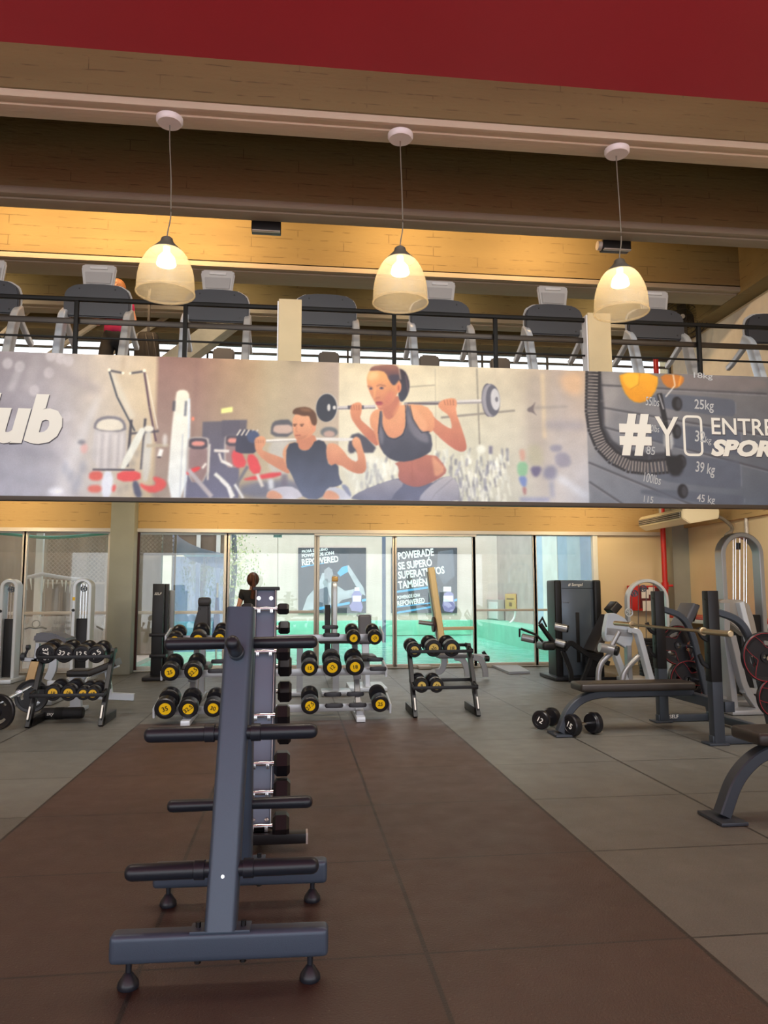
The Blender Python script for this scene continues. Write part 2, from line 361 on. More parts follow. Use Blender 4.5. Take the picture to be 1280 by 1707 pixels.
# sloping concrete brace behind the cardio machines
a, b_ = P(480, 462, 12.4), P(330, 575, 12.4)
struct('trim_%d' % bi, MB().bar([a+(a-b_)*.1, b_-(a-b_)*.5], .3, .36, up=(0, 1, 0)), mat('pale_brace_concrete', '#a8a598', .8, noise=.1)); bi += 1
for k, (pa, pb) in enumerate((((90, 480), (0, 560)), ((250, 480), (60, 605)), ((320, 500), (160, 606)))):
    struct('trim_%d' % bi, MB().bar([P(*pa, 12.6), P(*pb, 12.6)], .06, .08, up=(0, 1, 0)), M_BEAMG); bi += 1
# near red soffit slab overhead
e = G(640, 120, 3.7).y
struct('trim_%d' % bi, MB().box((-.4, e-4.6, 3.83), (XR-XL, 9.2, .26)), M_RED); bi += 1
# upstairs clerestory windows: frames, bars and panes
def window(n, x0, x1, z0, z1, y=WY, vx=(), hz=(), fw=.06, fm=None, gm=None, d=.07):
    mb = MB(); fm = fm or M_ALU
    for x in (x0+fw/2, x1-fw/2): mb.box((x, y, (z0+z1)/2), (fw, d, z1-z0), bev=.004)
    for z in (z0+fw/2, z1-fw/2): mb.box(((x0+x1)/2, y, z), (x1-x0-2*fw, d, fw), bev=.004)
    for x in vx: mb.box((x, y, (z0+z1)/2), (fw*.8, d*.9, z1-z0-2*fw), bev=.004)
    for z, t in hz: mb.box(((x0+x1)/2, y, z), (x1-x0-2*fw, d*.8, t), bev=.004)
    o = struct('window_%d' % n, mb, fm)
    g = MB().box(((x0+x1)/2, y+.01, (z0+z1)/2), (x1-x0-fw, .006, z1-z0-fw)).build('pane', gm or M_GLASS, o); return o
M_DKFR = mat('dark_window_bar', '#4a443c', .5)
xx = [XL+.1+i*1.23 for i in range(12)]
window(1, XL, XR, 3.9, 5.66, vx=xx, hz=((5.50, .035), (5.335, .06), (4.7, .06)), fw=.04, fm=M_DKFR, gm=M_GLASS)
# ground-floor windows
H_ = 2.36
def wx(px): return P(px, 1000, WY).x
hz1 = P(300, 1021, WY).z
window(2, XL, wx(40), 0.02, H_, hz=((hz1, .05),), fm=M_ALU, gm=M_GLASS)
o = window(3, wx(36), wx(184), 0.02, H_, hz=((hz1, .05),), fm=M_ALU)
MB().box(((wx(40)+wx(180))/2, WY-.004, hz1/2), (wx(180)-wx(40), .004, hz1-.1)).build('frosted_film', M_FROST, o)
window(4, wx(219), wx(379), 0.02, H_, hz=((hz1, .05),), fw=.07, fm=M_WHITEF)
o = window(5, wx(376), wx(532), 0.02, H_, hz=((hz1, .05),))
window(6, wx(523), wx(661), 0.02, H_-.03, fw=.05)
window(7, wx(654), wx(793), 0.02, H_-.03, fw=.05)
window(8, wx(788), wx(895), 0.02, H_, hz=((P(840, 1017, WY).z, .04),), fw=.055)
window(9, wx(889), wx(995), 0.02, H_, hz=((P(840, 1017, WY).z, .04),), fw=.055)
struct('trim_%d' % bi, MB().box((wx(991), WY-.06, 1.19), (.09, .1, 2.36), bev=.01), M_WHITEF); bi += 1
struct('trim_%d' % bi, MB().box((0, WY-.08, 2.35), (XR-XL, .14, .06)).box(((wx(523)+wx(793))/2, WY-.06, 2.31), (wx(793)-wx(523), .12, .06)), M_ALU); bi += 1
struct('trim_%d' % bi, MB().box((wx(229), WY-.06, 1.19), (.05, .05, 2.3)), mat('dark_red_seal', '#3a1714', .6)); bi += 1
# red pipe and grey conduit in the right corner
pp = thing('fire_pipe', 'red vertical fire pipe running up the right corner past the mezzanine', 'pipe', (P(1105, 1000, 12.7).x, 12.6, 0))
MB().cyl((P(1105, 1000, 12.7).x, 12.6, 0.01), (P(1105, 1000, 12.7).x, 12.6, 2.88), .045, n=14).cyl((P(1105, 1000, 12.7).x, 12.6, 3.46), (P(1105, 1000, 12.7).x, 12.6, 5.5), .045, n=14).build('pipe', M_REDP, pp, True)
MB().cyl((P(1105, 1000, 12.7).x, 12.6, 1.35), (P(1105, 1000, 12.7).x, 12.6, 1.47), .06, n=14).cyl((P(1105, 1000, 12.7).x, 12.6, 1.41), (P(1105, 1000, 12.7).x+.12, 12.55, 1.41), .02).build('coupling', M_REDP, pp, True)
ww = mat('pale_wall', '#c9c4b4', .8, noise=.05)
# ---------------------------------------------------------------- foreground weight plate tree
t = thing('weight_plate_tree', 'empty charcoal A-frame weight plate tree standing on the brown floor in the foreground', 'plate rack', (-.222, 3.05, 0), R_(-2))
FB, TP = Vector((0, -.33, .19)), Vector((.018, -.03, 1.235)); BB = Vector((0, .33, .19)); BT = Vector((.018, .045, 1.22))
def on(f, b, z): k = (z-f.z)/(b.z-f.z); return f+(b-f)*k
for nm, f, b, col_ in (('front', FB, TP, 0), ('back', BB, BT, 0)):
    o = MB().bar([f-Vector((0, 0, .02)), b], .105 if nm == 'front' else .09, .10, up=(0, 1, 0), bev=.022).build('post', M_DKSTEEL, t)
    if nm == 'front':
        for z in (.355, .79):
            c = on(FB, TP, z)
            MB().lathe([(.0, .004), (.006, .004), (.007, .001), (.013, .001), (.013, -.004)], 16, Matrix.Translation(c+Vector((0, -.0485, -.012))) @ Euler((R_(90-16), 0, 0)).to_matrix().to_4x4() ).build('bolt', M_CHROME, o)
for s, L in ((-1, .722), (1, .725)):
    o = MB().box((0, s*.33, .125 if s > 0 else .13), (L, .07, .095), bev=.022, seg=4).build('base_bar', M_DKSTEEL, t)
    for x in (-.075, .075):
        MB().cyl((x, s*.33, .17), (x, s*.33, .20), .009, n=6).build('bolt', M_BLACK, o)
        MB().cyl((x, s*.33, .068), (x, s*.33, .09), .011, n=6).build('nut', M_BLACK, o)
    MB().box((0, s*.33, .178), (.2, .075, .01), bev=.003).build('foot_plate', M_DKSTEEL, o)
    for x in (-.3, .3):
        MB().lathe([(0, 0), (.033, 0), (.036, .006), (.033, .02), (.02, .038), (.016, .045), (.01, .05), (.01, .09), (0, .09)], 20, Matrix.Translation((x, s*.33, 0))).build('levelling_foot', M_GRIP, t)
def peg(a, d, L, r=.029, col=True):
    d = Vector(d).normalized(); a = Vector(a)
    M_ = Matrix.Translation(a) @ d.to_track_quat('Z', 'Y').to_matrix().to_4x4()
    pr = [(0, -.03), (r*.9, -.03), (r*.9, .02)] + ([(r*1.13, .021), (r*1.13, .055), (r*.97, .057), (r*.97, .06), (r, .062)] if col else []) + [(r, L-r*.95), (r*.95, L-r*.62), (r*.82, L-r*.34), (r*.6, L-r*.13), (r*.32, L-r*.03), (0, L)]
    MB().lathe(pr, 20, M_).build('weight_peg', M_GRIP, t)
for z, f, b, L in ((.355, FB, TP, .30), (.79, FB, TP, .285), (.425, BB, BT, .27), (1.10, BB, BT, .275)):
    c = on(f, b, z)
    for s in (-1, 1):
        peg(c+Vector((s*.045, -.01, 0)), (s, 0, -.01 if s < 0 else .01), L-.02 if s > 0 else L-.01, .0285 if b is TP else .026, b is TP)
c = on(FB, TP, 1.07)
peg(c+Vector((0, -.04, 0)), (0, -1, .32), .20, .026)
# ---------------------------------------------------------------- dumbbells
def number(body, sz, mt, par, y, s=1, rot=0.):
    return text('number', body, sz, mt, par, (0, y, 0), rot=(R_(90), rot, 0 if s > 0 else R_(180)), bold=sz*.012, depth=.0008)
def round_dumbbell(label, r=.09, L=.33, hk=.34, disc=M_YEL, num='20', numcol=None, spin=0., white=False, group=None):
    t = thing('round_dumbbell', label, 'dumbbell', group=group)
    MB().cyl((0, -L*.25, 0), (0, L*.25, 0), .015, n=12).build('handle', M_CHROME, t)
    hl = L*hk
    for s in (-1, 1):
        y0, y1 = s*L/2, s*(L/2-hl)
        Mx = Matrix.Translation((0, y0, 0)) @ Euler((R_(90*s), 0, 0)).to_matrix().to_4x4()
        h = MB().lathe([(0, .004), (r*.62, .004), (r*.66, -.001), (r*.9, 0), (r, .010), (r, hl-.022), (r*.93, hl-.014), (r*.93, hl-.01), (r*.86, hl), (r*.35, hl+.004), (0, hl+.004)], 28, Mx).build('head', M_RUBBER, t)
        if s < 0:
            yy = -L/2
            if not white: MB().cyl((0, yy+.0035, 0), (0, yy-.0002, 0), r*.56, n=24).build('label_disc', disc, h)
            number(num, r*(.60 if not white else .78), M_WHT if white else M_BLKT, h, yy-.0015 if not white else yy-.001, 1, spin)
    return t
def hex_dumbbell(label, r, hl=.075, gap=.125):
    t = thing('hex_dumbbell', label, 'dumbbell', group=None)
    MB().lathe([(0, -gap/2-.01), (.011, -gap/2), (.011, -gap*.3), (.014, 0), (.011, gap*.3), (.011, gap/2), (0, gap/2+.01)], 12, Euler((0, R_(90), 0)).to_matrix().to_4x4()).build('handle', M_CHROME, t)
    for s in (-1, 1):
        Mx = Matrix.Translation((s*gap/2, 0, 0)) @ Euler((0, R_(90*s), 0)).to_matrix().to_4x4()
        MB().lathe([(0, 0), (r*.72, 0), (r, hl*.18), (r, hl*.82), (r*.74, hl), (0, hl)], 6, Mx).build('head', M_RUBBER, t, ang=.3)
        MB().cyl((s*(gap/2-.012), 0, 0), (s*(gap/2+.002), 0, 0), .014, n=12).build('collar', M_CHROME, t)
    return t
# ---------------------------------------------------------------- upright rack of hexagonal dumbbells behind the tree
vb = P(436, 1400, 4.12)
t = thing('hex_dumbbell_rack', 'upright A-frame rack holding black hexagonal dumbbells, directly behind the empty plate tree', 'dumbbell rack', (-.155, 4.5, 0))
fz0, fz1 = Vector((-.165, 4.12, .09)), Vector((-.16, 4.42, 1.31)); rz0, rz1 = Vector((-.165, 4.95, .09)), Vector((-.16, 4.55, 1.31))
for f, b in ((fz0, fz1), (rz0, rz1)):
    o = MB().bar([f, b], .105, .05, up=(0, 1, 0), bev=.004).build('post', mat('slate_rack_steel', '#6f7a8d', .35, .2), t, True)
    e_ = MB()
    for s in (-1, 1): e_.bar([f+Vector((s*.055, -.02, 0)), b+Vector((s*.055, -.02, 0))], .006, .06, up=(0, 1, 0), bev=.001)
    off = sum((Vector(q.location) for q in (t,)), Vector()); bmesh.ops.translate(e_.bm, vec=-off, verts=e_.bm.verts); e_.build('edge_flange', M_SILVER, o)
MB().box((-.16, 4.485, 1.325), (.15, .22, .02), bev=.004).build('top_plate', M_BLACK, t, True)
for y_, w_, xc_ in ((4.03, .35, -.10), (4.98, .22, -.165)):
    bb = MB().box((xc_, y_, .06), (w_, .07, .05), bev=.006).build('base_bar', M_BLACK, t, True)
    MB().box((xc_+w_/2+.002, y_, .06), (.01, .074, .054), bev=.002).build('end_cap', M_ALU, t, True)
MB().box((-.165, 4.5, .06), (.06, .95, .05), bev=.006).build('base_rail', M_BLACK, t, True)
for x_ in (-.20, -.13):
    for z_, f in ((.13, fz0), (1.27, fz0)):
        c = fz0+(fz1-fz0)*((z_-.09)/1.22)
        MB().cyl((x_, c.y-.02, z_), (x_, c.y-.035, z_), .012, n=10).build('bolt', M_CHROME, t, True)
rows = [(0, 1015, 9.5), (1, 1046, 11), (0, 1086, 15), (1, 1110, 17), (1, 1152, 17.5), (0, 1192, 17), (1, 1222, 17), (0, 1272, 19.5), (0, 1320, 21.5), (0, 1376, 20.5)]
names = ['topmost and smallest', 'second from top', 'third from top', 'fourth from top', 'fifth from top', 'fifth from bottom', 'fourth from bottom', 'third from bottom', 'second from bottom', 'lowest']
for i, (side, py_, rp) in enumerate(rows):
    f0, f1 = ((fz0, fz1), (rz0, rz1))[side]; yo = -.075 if side == 0 else .075
    Yg = 4.3 if side == 0 else 4.75
    for _ in range(4): z_ = P(475, py_, Yg).z; c = f0+(f1-f0)*((z_-.09)/1.22); Yg = c.y+yo
    r = rp/F*Yg
    d = hex_dumbbell('black hexagonal dumbbell, %s on the upright rack behind the plate tree' % names[i], r*1.08, .045+r*.6, .135); d['group'] = 'hexagonal dumbbells on the upright rack'
    d.location = (c.x, c.y+yo, z_); d.rotation_euler = (R_(30), 0, 0)
    for x_ in (-.035, .035): MB().box((c.x+x_, c.y+yo*.72, z_-.018), (.016, .075, .012), bev=.002).box((c.x+x_, c.y+yo*1.2, z_-.012), (.016, .012, .024), bev=.002).build('saddle', M_CHROME, t, True)
# ---------------------------------------------------------------- three tier silver dumbbell rack
S3 = thing('dumbbell_rack', 'long silver three-tier dumbbell rack behind the plate tree', 'dumbbell rack', (-.18, 8.3, 0))
tiers = [('lower', 255, 652, 1183, 7.85), ('middle', 268, 645, 1122, 8.15), ('upper', 275, 640, 1064, 8.45)]
tl = {}
TILT = R_(-14)
for nm, a, b, y, Yd in tiers:
    pa, pb = P(a, y, Yd), P(b, y, Yd); z = (pa.z+pb.z)/2; tl[nm] = (pa.x, pb.x, z, Yd); cx = (pa.x+pb.x)/2; L = pb.x-pa.x
    o = MB()
    o.box((cx, Yd+.10, z-.005), (L, .03, .075), bev=.004).build('shelf_rail', M_SILVER, S3, True)
    MB().box((cx, Yd+.30, z-.02), (L, .03, .05), bev=.004).build('shelf_rail', M_SILVER, S3, True)
    for x_ in (pa.x+.01, pb.x-.01):
        MB().bar([(x_, Yd-.02, z-.01), (x_, Yd+.32, z+.06)], .02, .1, bev=.003).build('shelf_end_plate', M_WHITEM, S3, True)
for px_ in (315, 598):
    x_ = P(px_, 1190, 8.0).x
    MB().bar([(x_, 8.02, .03), (x_, 8.72, .92)], .07, .06, up=(1, 0, 0), bev=.006).build('upright', M_SILVER, S3, True)
    MB().box((x_, 8.2, .03), (.09, .95, .05), bev=.006).build('foot', M_WHITEM, S3, True)
    for nm in tl:
        zz = tl[nm][2]; MB().box((x_, tl[nm][3]+.17, zz-.02), (.08, .34, .05), rot=(R_(12), 0, 0), bev=.004).build('bracket', M_SILVER, S3, True)
lay = [('lower', 275, 1182, 17, '35'), ('lower', 313.5, 1182, 15.5, '32.5'), ('lower', 355, 1181, 15, '30'), ('lower', 517, 1177, 14.5, '27.5'), ('lower', 634, 1174, 14, '25'),
       ('middle', 283, 1121, 14.5, '25'), ('middle', 322, 1120, 14.5, '22.5'), ('middle', 516, 1114, 13.5, '15'), ('middle', 554, 1113, 15.5, '12'), ('middle', 592, 1112, 15, '18'),
       ('upper', 291, 1068, 12.5, '12'), ('upper', 330, 1066, 13.5, '14'), ('upper', 366, 1064, 12.5, '10'), ('upper', 589.5, 1064, 11.5, '8'), ('upper', 625, 1064, 11.5, '10')]
ords = {'lower': ['leftmost', 'second from left', 'third from left', 'second from right', 'rightmost'],
        'middle': ['leftmost', 'second from left', 'third from right', 'second from right', 'rightmost'],
        'upper': ['leftmost', 'second from left', 'third from left', 'second from right', 'rightmost']}
cnt = {'lower': 0, 'middle': 0, 'upper': 0}
for nm, px_, py_, r, num in lay:
    x0, x1, z, Yd = tl[nm]; rr = r/F*(Yd-.05)*1.0; c = P(px_, py_, Yd-.075)
    d = round_dumbbell('yellow-disc black dumbbell, %s on the %s shelf of the silver rack' % (ords[nm][cnt[nm]], nm), rr, .36, num=num, spin=random.uniform(-.9, .9), group='yellow-disc dumbbells on the silver rack')
    cnt[nm] += 1
    d.rotation_euler = (R_(13), 0, 0); d.location = (c.x, Yd+.10, c.z+.04)
def saddle(x_, Yd, z):
    for dy in (0, .30):
        MB().lathe([(0, -.012), (.085, -.012), (.095, 0), (.085, .014), (.05, .016), (0, .006)], 18, Matrix.Translation((x_, Yd+dy, z+.03+dy*.24)) @ Matrix.Diagonal((1, .35, 1.6, 1))).build('saddle', M_PLASTD, S3, True)
for nm, px_ in (('lower', 557), ('lower', 596), ('middle', 362), ('middle', 630), ('upper', 552)):
    saddle(P(px_, 1100, tl[nm][3]).x, tl[nm][3]-.02, tl[nm][2])
# ---------------------------------------------------------------- small black two-tier racks
def black_rack(label, xa, xb, Y0, ztop, name='two_tier_dumbbell_rack'):
    t = thing(name, label, 'dumbbell rack', ((xa+xb)/2, Y0+.25, 0))
    for x_ in (xa, xb):
        f = MB().bar([(x_, Y0, .0), (x_, Y0+.42, ztop)], .045, .07, up=(0, 1, 0), bev=.004).build('upright', M_BLACK, t, True)
        MB().box((x_, Y0+.28, .045), (.045, .55, .08), bev=.005).build('foot', M_BLACK, t, True)
        k = MB().box((x_, Y0+.01, .14), (.014, .012, .13), rot=(R_(-28), 0, 0)); k.build('sticker', M_WHT, t, True)
    for zz in (ztop-.06, .30):
        yc = Y0+.42*zz/ztop
        for dy, dz in ((-.13, 0), (.13, .05)):
            MB().box(((xa+xb)/2, yc+dy, zz+dz), (xb-xa+.03, .03, .035), bev=.004).build('shelf_rail', M_BLACK, t, True)
        for x_ in (xa, xb): MB().bar([(x_, yc-.14, zz), (x_, yc+.14, zz+.05)], .03, .05).build('shelf_arm', M_BLACK, t, True)
    return t
Ra, Rb = G(690, 1197), G(800, 1195)
YR = 7.95; black_rack('black two-tier dumbbell rack holding five dumbbells, in front of the turquoise pool window', P(692, 1195, YR).x, P(797, 1195, YR).x, YR, P(680, 1080, YR+.42).z+.03)
YL = 7.85; black_rack('black two-tier dumbbell rack on the grey floor at the left, with white-numbered dumbbells on top', P(46, 1213, YL).x, P(168, 1212, YL).x, YL, P(70, 1092, YL+.42).z+.05)
def put(lst, Y0, zoff, group, disc, white=False):
    for px_, py_, r, num, sp, lab in lst:
        Yd = Y0; rr = r/F*Yd; c = P(px_, py_, Yd-.16)
        d = round_dumbbell(lab, rr, .33, disc=disc, num=num, spin=sp, white=white, group=group); d.location = (c.x, Yd, c.z+zoff); d.rotation_euler = (R_(7), 0, 0)
put([(691, 1081, 12, '10', 0, 'small pale-disc dumbbell, leftmost on the top shelf of the rack by the pool'),
     (723, 1078, 14, '20', .5, 'gold-disc dumbbell, middle of three on the top shelf of the rack by the pool'),
     (753, 1078, 14, '18', 0, 'gold-disc dumbbell, rightmost on the top shelf of the rack by the pool')], 8.38, .0, 'dumbbells on the black rack by the pool', M_YELP)
put([(703, 1140, 12, '9', -.2, 'left dumbbell of the pair on the low shelf of the rack by the pool'),
     (728, 1140, 12, '12', .5, 'right dumbbell of the pair on the low shelf of the rack by the pool')], 8.15, 0, 'dumbbells on the black rack by the pool', M_YELP)
put([(76, 1087, 15, '37.5', 1.5, 'black dumbbell with large white sideways numerals, leftmost on the top shelf of the left rack'),
     (107, 1087, 14, '32.5', .3, 'white-numbered black dumbbell, second from left on the top shelf of the left rack'),
     (135.5, 1087, 13, '12.5', 0, 'white-numbered black dumbbell, third from left on the top shelf of the left rack'),
     (160, 1088, 13.5, '12.5', -.7, 'black dumbbell with slanted white numerals, rightmost on the top shelf of the left rack')], 8.28, 0, 'white-numbered dumbbells on the left rack', M_YEL, True)
put([(88, 1152, 12.5, '18', .2, 'black dumbbell with a yellow disc, leftmost on the low shelf of the left rack'),
     (114, 1152, 12.5, '19', .3, 'yellow-disc dumbbell, second from left on the low shelf of the left rack'),
     (138.5, 1153, 10.5, '8', .4, 'smaller yellow-disc dumbbell, third from left on the low shelf of the left rack'),
     (154.5, 1153, 11, '17', 0, 'black dumbbell with a yellow disc, rightmost on the low shelf of the left rack')], 8.05, 0, 'yellow-disc dumbbells on the left rack', mat('gold_disc', '#d9ae32', .4))
# ---------------------------------------------------------------- two dumbbells on the floor by the bench
for (px_, py_, r, rz, lab, num) in ((922, 1203, 17, -62, 'black round dumbbell lying across behind the foot of the flat bench, its near end left of the leg', '15'),):
    pass
c1 = G(901, 1217); c2 = G(950, 1226)
def floor_db(pa, pb, r, L, num, label):
    pa, pb = Vector(pa), Vector(pb); d = pb-pa
    t = round_dumbbell(label, r, L, hk=.24, num=num, white=True, spin=.5); mid = (pa+pb)/2
    t.location = (mid.x, mid.y, r+.004); t.rotation_euler = (0, 0, math.atan2(d.y, d.x)-R_(90)); return t
floor_db((2.51, 6.74, 0), (2.76, 6.84, 0), .098, .33, '15', 'black dumbbell with white numerals on the floor, right of the flat bench foot')
floor_db((2.33, 7.10, 0), (2.53, 7.31, 0), .088, .29, '12', 'black dumbbell on the floor, left of the flat bench foot and half behind it')
# ---------------------------------------------------------------- bench press stations
RED_ = mat('red_ring', '#8e1f2a', .4)
def plate(label, c, r, axis='Y', th=.045, group=None, red=True, spin=0., tilt=0.):
    t = thing('weight_plate', label, 'weight plate', c, group=group)
    Mx = Euler((R_(90), 0, 0)).to_matrix().to_4x4() if axis == 'Y' else Euler((0, R_(90), 0)).to_matrix().to_4x4()
    Mx = Mx @ Matrix.Rotation(spin, 4, 'Z')
    ri, ro, hb = r*.48, r*.82, r*.16
    tb = bmesh.new(); mb = MB(); n = 48
    # disc with three grip openings: web built as an annular grid with holes left out
    def ringv(rr, z): return [tb.verts.new((rr*math.cos(2*math.pi*k/n), rr*math.sin(2*math.pi*k/n), z)) for k in range(n)]
    radii = [hb, ri, r*.66, ro]; top = [ringv(q, th*.22) for q in radii]; bot = [ringv(q, -th*.22) for q in radii]
    def hole(j, k): return j == 1 and (k % 16) in (4, 5, 6, 7, 8, 9, 10, 11) and True
    keep = {}
    for j in range(3):
        for k in range(n):
            keep[(j, k)] = not (j in (1,) and (k % 16) in range(5, 11))
    for j in range(3):
        for k in range(n):
            if keep[(j, k)]:
                k2 = (k+1) % n
                tb.faces.new((top[j][k], top[j][k2], top[j+1][k2], top[j+1][k])); tb.faces.new((bot[j][k2], bot[j][k], bot[j+1][k], bot[j+1][k2]))
                for (kk, kn) in (((k-1) % n, k), (k2, k2)):
                    if not keep[(j, kk if kk != k2 else k2)]:
                        e = kn
                        tb.faces.new((top[j][e], top[j+1][e], bot[j+1][e], bot[j][e]))
    for k in range(n):
        k2 = (k+1) % n
        if not keep[(1, k)]:
            tb.faces.new((top[1][k], top[1][k2], bot[1][k2], bot[1][k])); tb.faces.new((top[2][k], top[2][k2], bot[2][k2], bot[2][k]))
    bmesh.ops.recalc_face_normals(tb, faces=tb.faces[:]); mb._add(tb)
    mb.lathe([(ro-.002, -th*.5+.004), (r-.008, -th*.5), (r, -th*.3), (r, th*.3), (r-.008, th*.5), (ro-.002, th*.5-.004), (ro-.004, 0), (ro-.002, -th*.5+.004)], 48)
    mb.lathe([(.026, -th*.5), (hb+.01, -th*.5), (hb+.012, th*.5), (.026, th*.5), (.026, -th*.5)], 28)
    mb.xf(Mx); mb.build('disc', M_RUBBER, t)
    if red:
        rb = MB()
        for z in (-th*.5, th*.5): rb.lathe([(r-.012, z-.001), (r-.007, z-.001), (r-.007, z+.001), (r-.012, z+.001), (r-.012, z-.001)], 48)
        for a in range(3):
            an = a*2*math.pi/3+math.pi/3-.0
            pts = [(r*.93*math.cos(an+q), r*.93*math.sin(an+q), 0) for q in (-.5,)]
            for z in (-th*.5, th*.5):
                arc = [Vector((math.cos(an+q/12*.72), math.sin(an+q/12*.72), 0))*r*(.94-.56*(1-(q/12)**2)) for q in range(-12, 13)]
                arc = [Vector((p.x, p.y, z)) for p in arc]
                if len(arc) > 2: rb.tube(arc, .0022, 5)
        rb.xf(Mx); rb.build('red_ring', RED_, t)
    return t
def barbell(label, a, b, sl=.4):
    a, b = Vector(a), Vector(b); d = (b-a).normalized(); c = (a+b)/2
    t = thing('barbell', label, 'barbell', c)
    MB().cyl(a+d*(sl-.02), b-d*(sl-.02), .014, n=14).build('shaft', mat('worn_steel', '#a3917a', .35, .9), t, True)
    for p, q in ((a, d), (b, -d)):
        MB().cyl(p, p+q*sl, .025, n=18, bev=.004).cyl(p+q*sl, p+q*(sl+.03), .036, n=18, bev=.004).build('sleeve', mat('brushed_sleeve', '#c5b394', .3, .9), t, True)
    return t
def bench_station(t, X0, Yc, Xu, zr=.44, w=.30, dYn=-.58, dYf=.55, uprights=True):
    # pad along x
    MB().box(((X0+Xu)/2+.09, Yc, zr-.005), (Xu-X0+.0, w, .075), bev=.03, seg=4).build('bench_pad', M_VINYLB, t, True)
    MB().bar([(X0-.07, Yc, .03), (X0+.03, Yc, .26), (X0+.24, Yc, zr-.07), (Xu+.12, Yc, zr-.07)], .07, .09, fil=.22, up=(0, 1, 0), bev=.008, n=10).build('frame', M_DKSTEEL2, t, True)
    MB().box((X0-.07, Yc, .012), (.16, .26, .018), bev=.004).build('foot_plate', M_DKSTEEL2, t, True)
    if not uprights: return
    for y_, Xu in ((Yc+dYn, Xu+.02), (Yc+dYf, Xu+.10)):
        o = MB().box((Xu, y_, .52), (.095, .09, 1.02), bev=.008).build('upright', M_DKSTEEL2, t, True)
        MB().box((Xu-.005, y_, .92), (.10, .10, .78), bev=.008).build('rack_sleeve', M_BLACK, t, True)
        for zz in (1.24, .78): MB().cyl((Xu-.056, y_, zz), (Xu-.06, y_, zz), .012, n=10).build('peg_hole', M_BLKT, t, True)
        for zz in (.93, .70):
            MB().bar([(Xu+.04, y_, zz-.1), (Xu-.1, y_, zz-.02), (Xu-.13, y_, zz+.06)], .035, .03, up=(0, 1, 0), fil=.03).build('bar_hook', M_BLACK, t, True)
        MB().bar([(Xu, y_, 1.14), (Xu+.26, y_, 1.06), (Xu+.36, y_, .86), (Xu+.52, y_, .05)], .06, .06, fil=.12, up=(0, 1, 0), bev=.008).build('rear_brace', M_DKSTEEL2, t, True)
        MB().box((Xu+.25, y_, .04), (.62, .07, .07), bev=.008).build('base_rail', M_DKSTEEL2, t, True)
        MB().box((Xu-.02, y_, .01), (.18, .15, .016), bev=.004).build('foot_plate', M_DKSTEEL2, t, True)
        s = -1 if y_ < Yc else 1
        for zz, xx in ((.74, Xu+.37), (.40, Xu+.45)):
            MB().cyl((xx, y_, zz), (xx, y_+s*.22, zz), .022, n=12).build('storage_peg', M_CHROME, t, True)
    MB().box((Xu+.05, Yc+(dYn+dYf)/2, zr-.13), (.09, dYf-dYn, .09), bev=.006).build('cross_beam', M_DKSTEEL2, t, True)
    MB().box((Xu+.5, Yc+(dYn+dYf)/2, .06), (.07, dYf-dYn, .07), bev=.006).build('rear_cross_beam', M_DKSTEEL2, t, True)
t = thing('bench_press_station', 'dark steel flat bench press station with two uprights holding an unloaded barbell, at the right', 'weight bench', (3.2, 6.85, 0))
bench_station(t, 2.50, 6.83, 3.60)
text('lettering', 'SELF', .05, M_WHT, t, (3.80, 7.38-.04, .055), world=True)
barbell('bare steel barbell resting on the bench press uprights', (3.47, 5.72, .965), (3.47, 7.92, .965))
plate('large red-edged weight plate on the upper peg of the near bench press upright', (3.97, 6.06, .75), .21, group=None, spin=.3)
plate('smaller red-edged weight plate on the lower peg of the near bench press upright', (4.05, 6.06, .41), .17, spin=.8)
plate('red-edged black weight plate hung at chest height on the far side of the bench press', (3.97, 7.52, .75), .205, spin=.9)
plate('red-rimmed weight plate hung low on the far bench press side, nearer of two', (4.05, 7.50, .40), .20, spin=.1)
plate('red-rimmed weight plate hung low on the far bench press side, rear of two', (4.05, 7.57, .40), .185, spin=.6)
t = thing('weight_bench', 'near flat weight bench entering the picture at the right edge', 'weight bench', (2.8, 4.2, 0))
bench_station(t, 2.52, 4.22, 4.2, zr=.475, w=.30, uprights=False)
# second leg far out of frame keeps the bench standing
MB().bar([(4.1, 4.22, .03), (4.1, 4.22, .41)], .07, .09, up=(0, 1, 0)).build('frame_post', M_DKSTEEL2, t, True)
# ---------------------------------------------------------------- leg extension machine
def disk_stack(mb, c, r, n): pass
YE = 11.1
a, b = P(928, 1132, YE), P(1001, 968, YE)
t = thing('leg_extension_machine', 'black leg extension machine with a tall shrouded weight stack beside the pool window', 'exercise machine', ((a.x+b.x)/2, YE+.2, 0))
cx = (a.x+b.x)/2; wd = b.x-a.x; zt = b.z
o = MB().box((cx, YE+.2, zt/2+.02), (wd*.72, .30, zt-.02), bev=.02).build('weight_shroud', mat('dark_blue_shroud', '#5d6875', .25, .3), t, True)
for x_ in (a.x+.055, b.x-.055): MB().box((x_, YE+.18, zt/2+.02), (.11, .38, zt-.02), bev=.03, seg=3).build('side_column', M_BLACK, t, True)
MB().box((cx, YE+.045, .62), (.055, .01, .75), bev=.02).build('selector_slot', mat('deep_black', '#050506', .6), t, True)
MB().box((cx, YE+.046, zt-.115), (wd*.7, .004, .006)).build('panel_seam', M_BLACK, t, True)
text('brand_lettering', '# Semgel', .062, M_WHT, t, (cx-.02, YE+.045, zt-.06), world=True, shear=.2)
text('small_lettering', '10-91 kg', .03, mat('dim_lettering', '#7d8087', .5), t, (cx-.17, YE+.045, zt-.33), world=True)
MB().box((cx+.05, YE+.13, .03), (wd+.3, .75, .05), bev=.01).build('base_frame', M_BLACK, t, True)
MB().box((cx+.15, YE-.14, .24), (.30, .14, .4), bev=.03).build('lower_cover', M_BLACK, t, True)
def Q(px, py, Y=10.7): return P(px, py, Y)
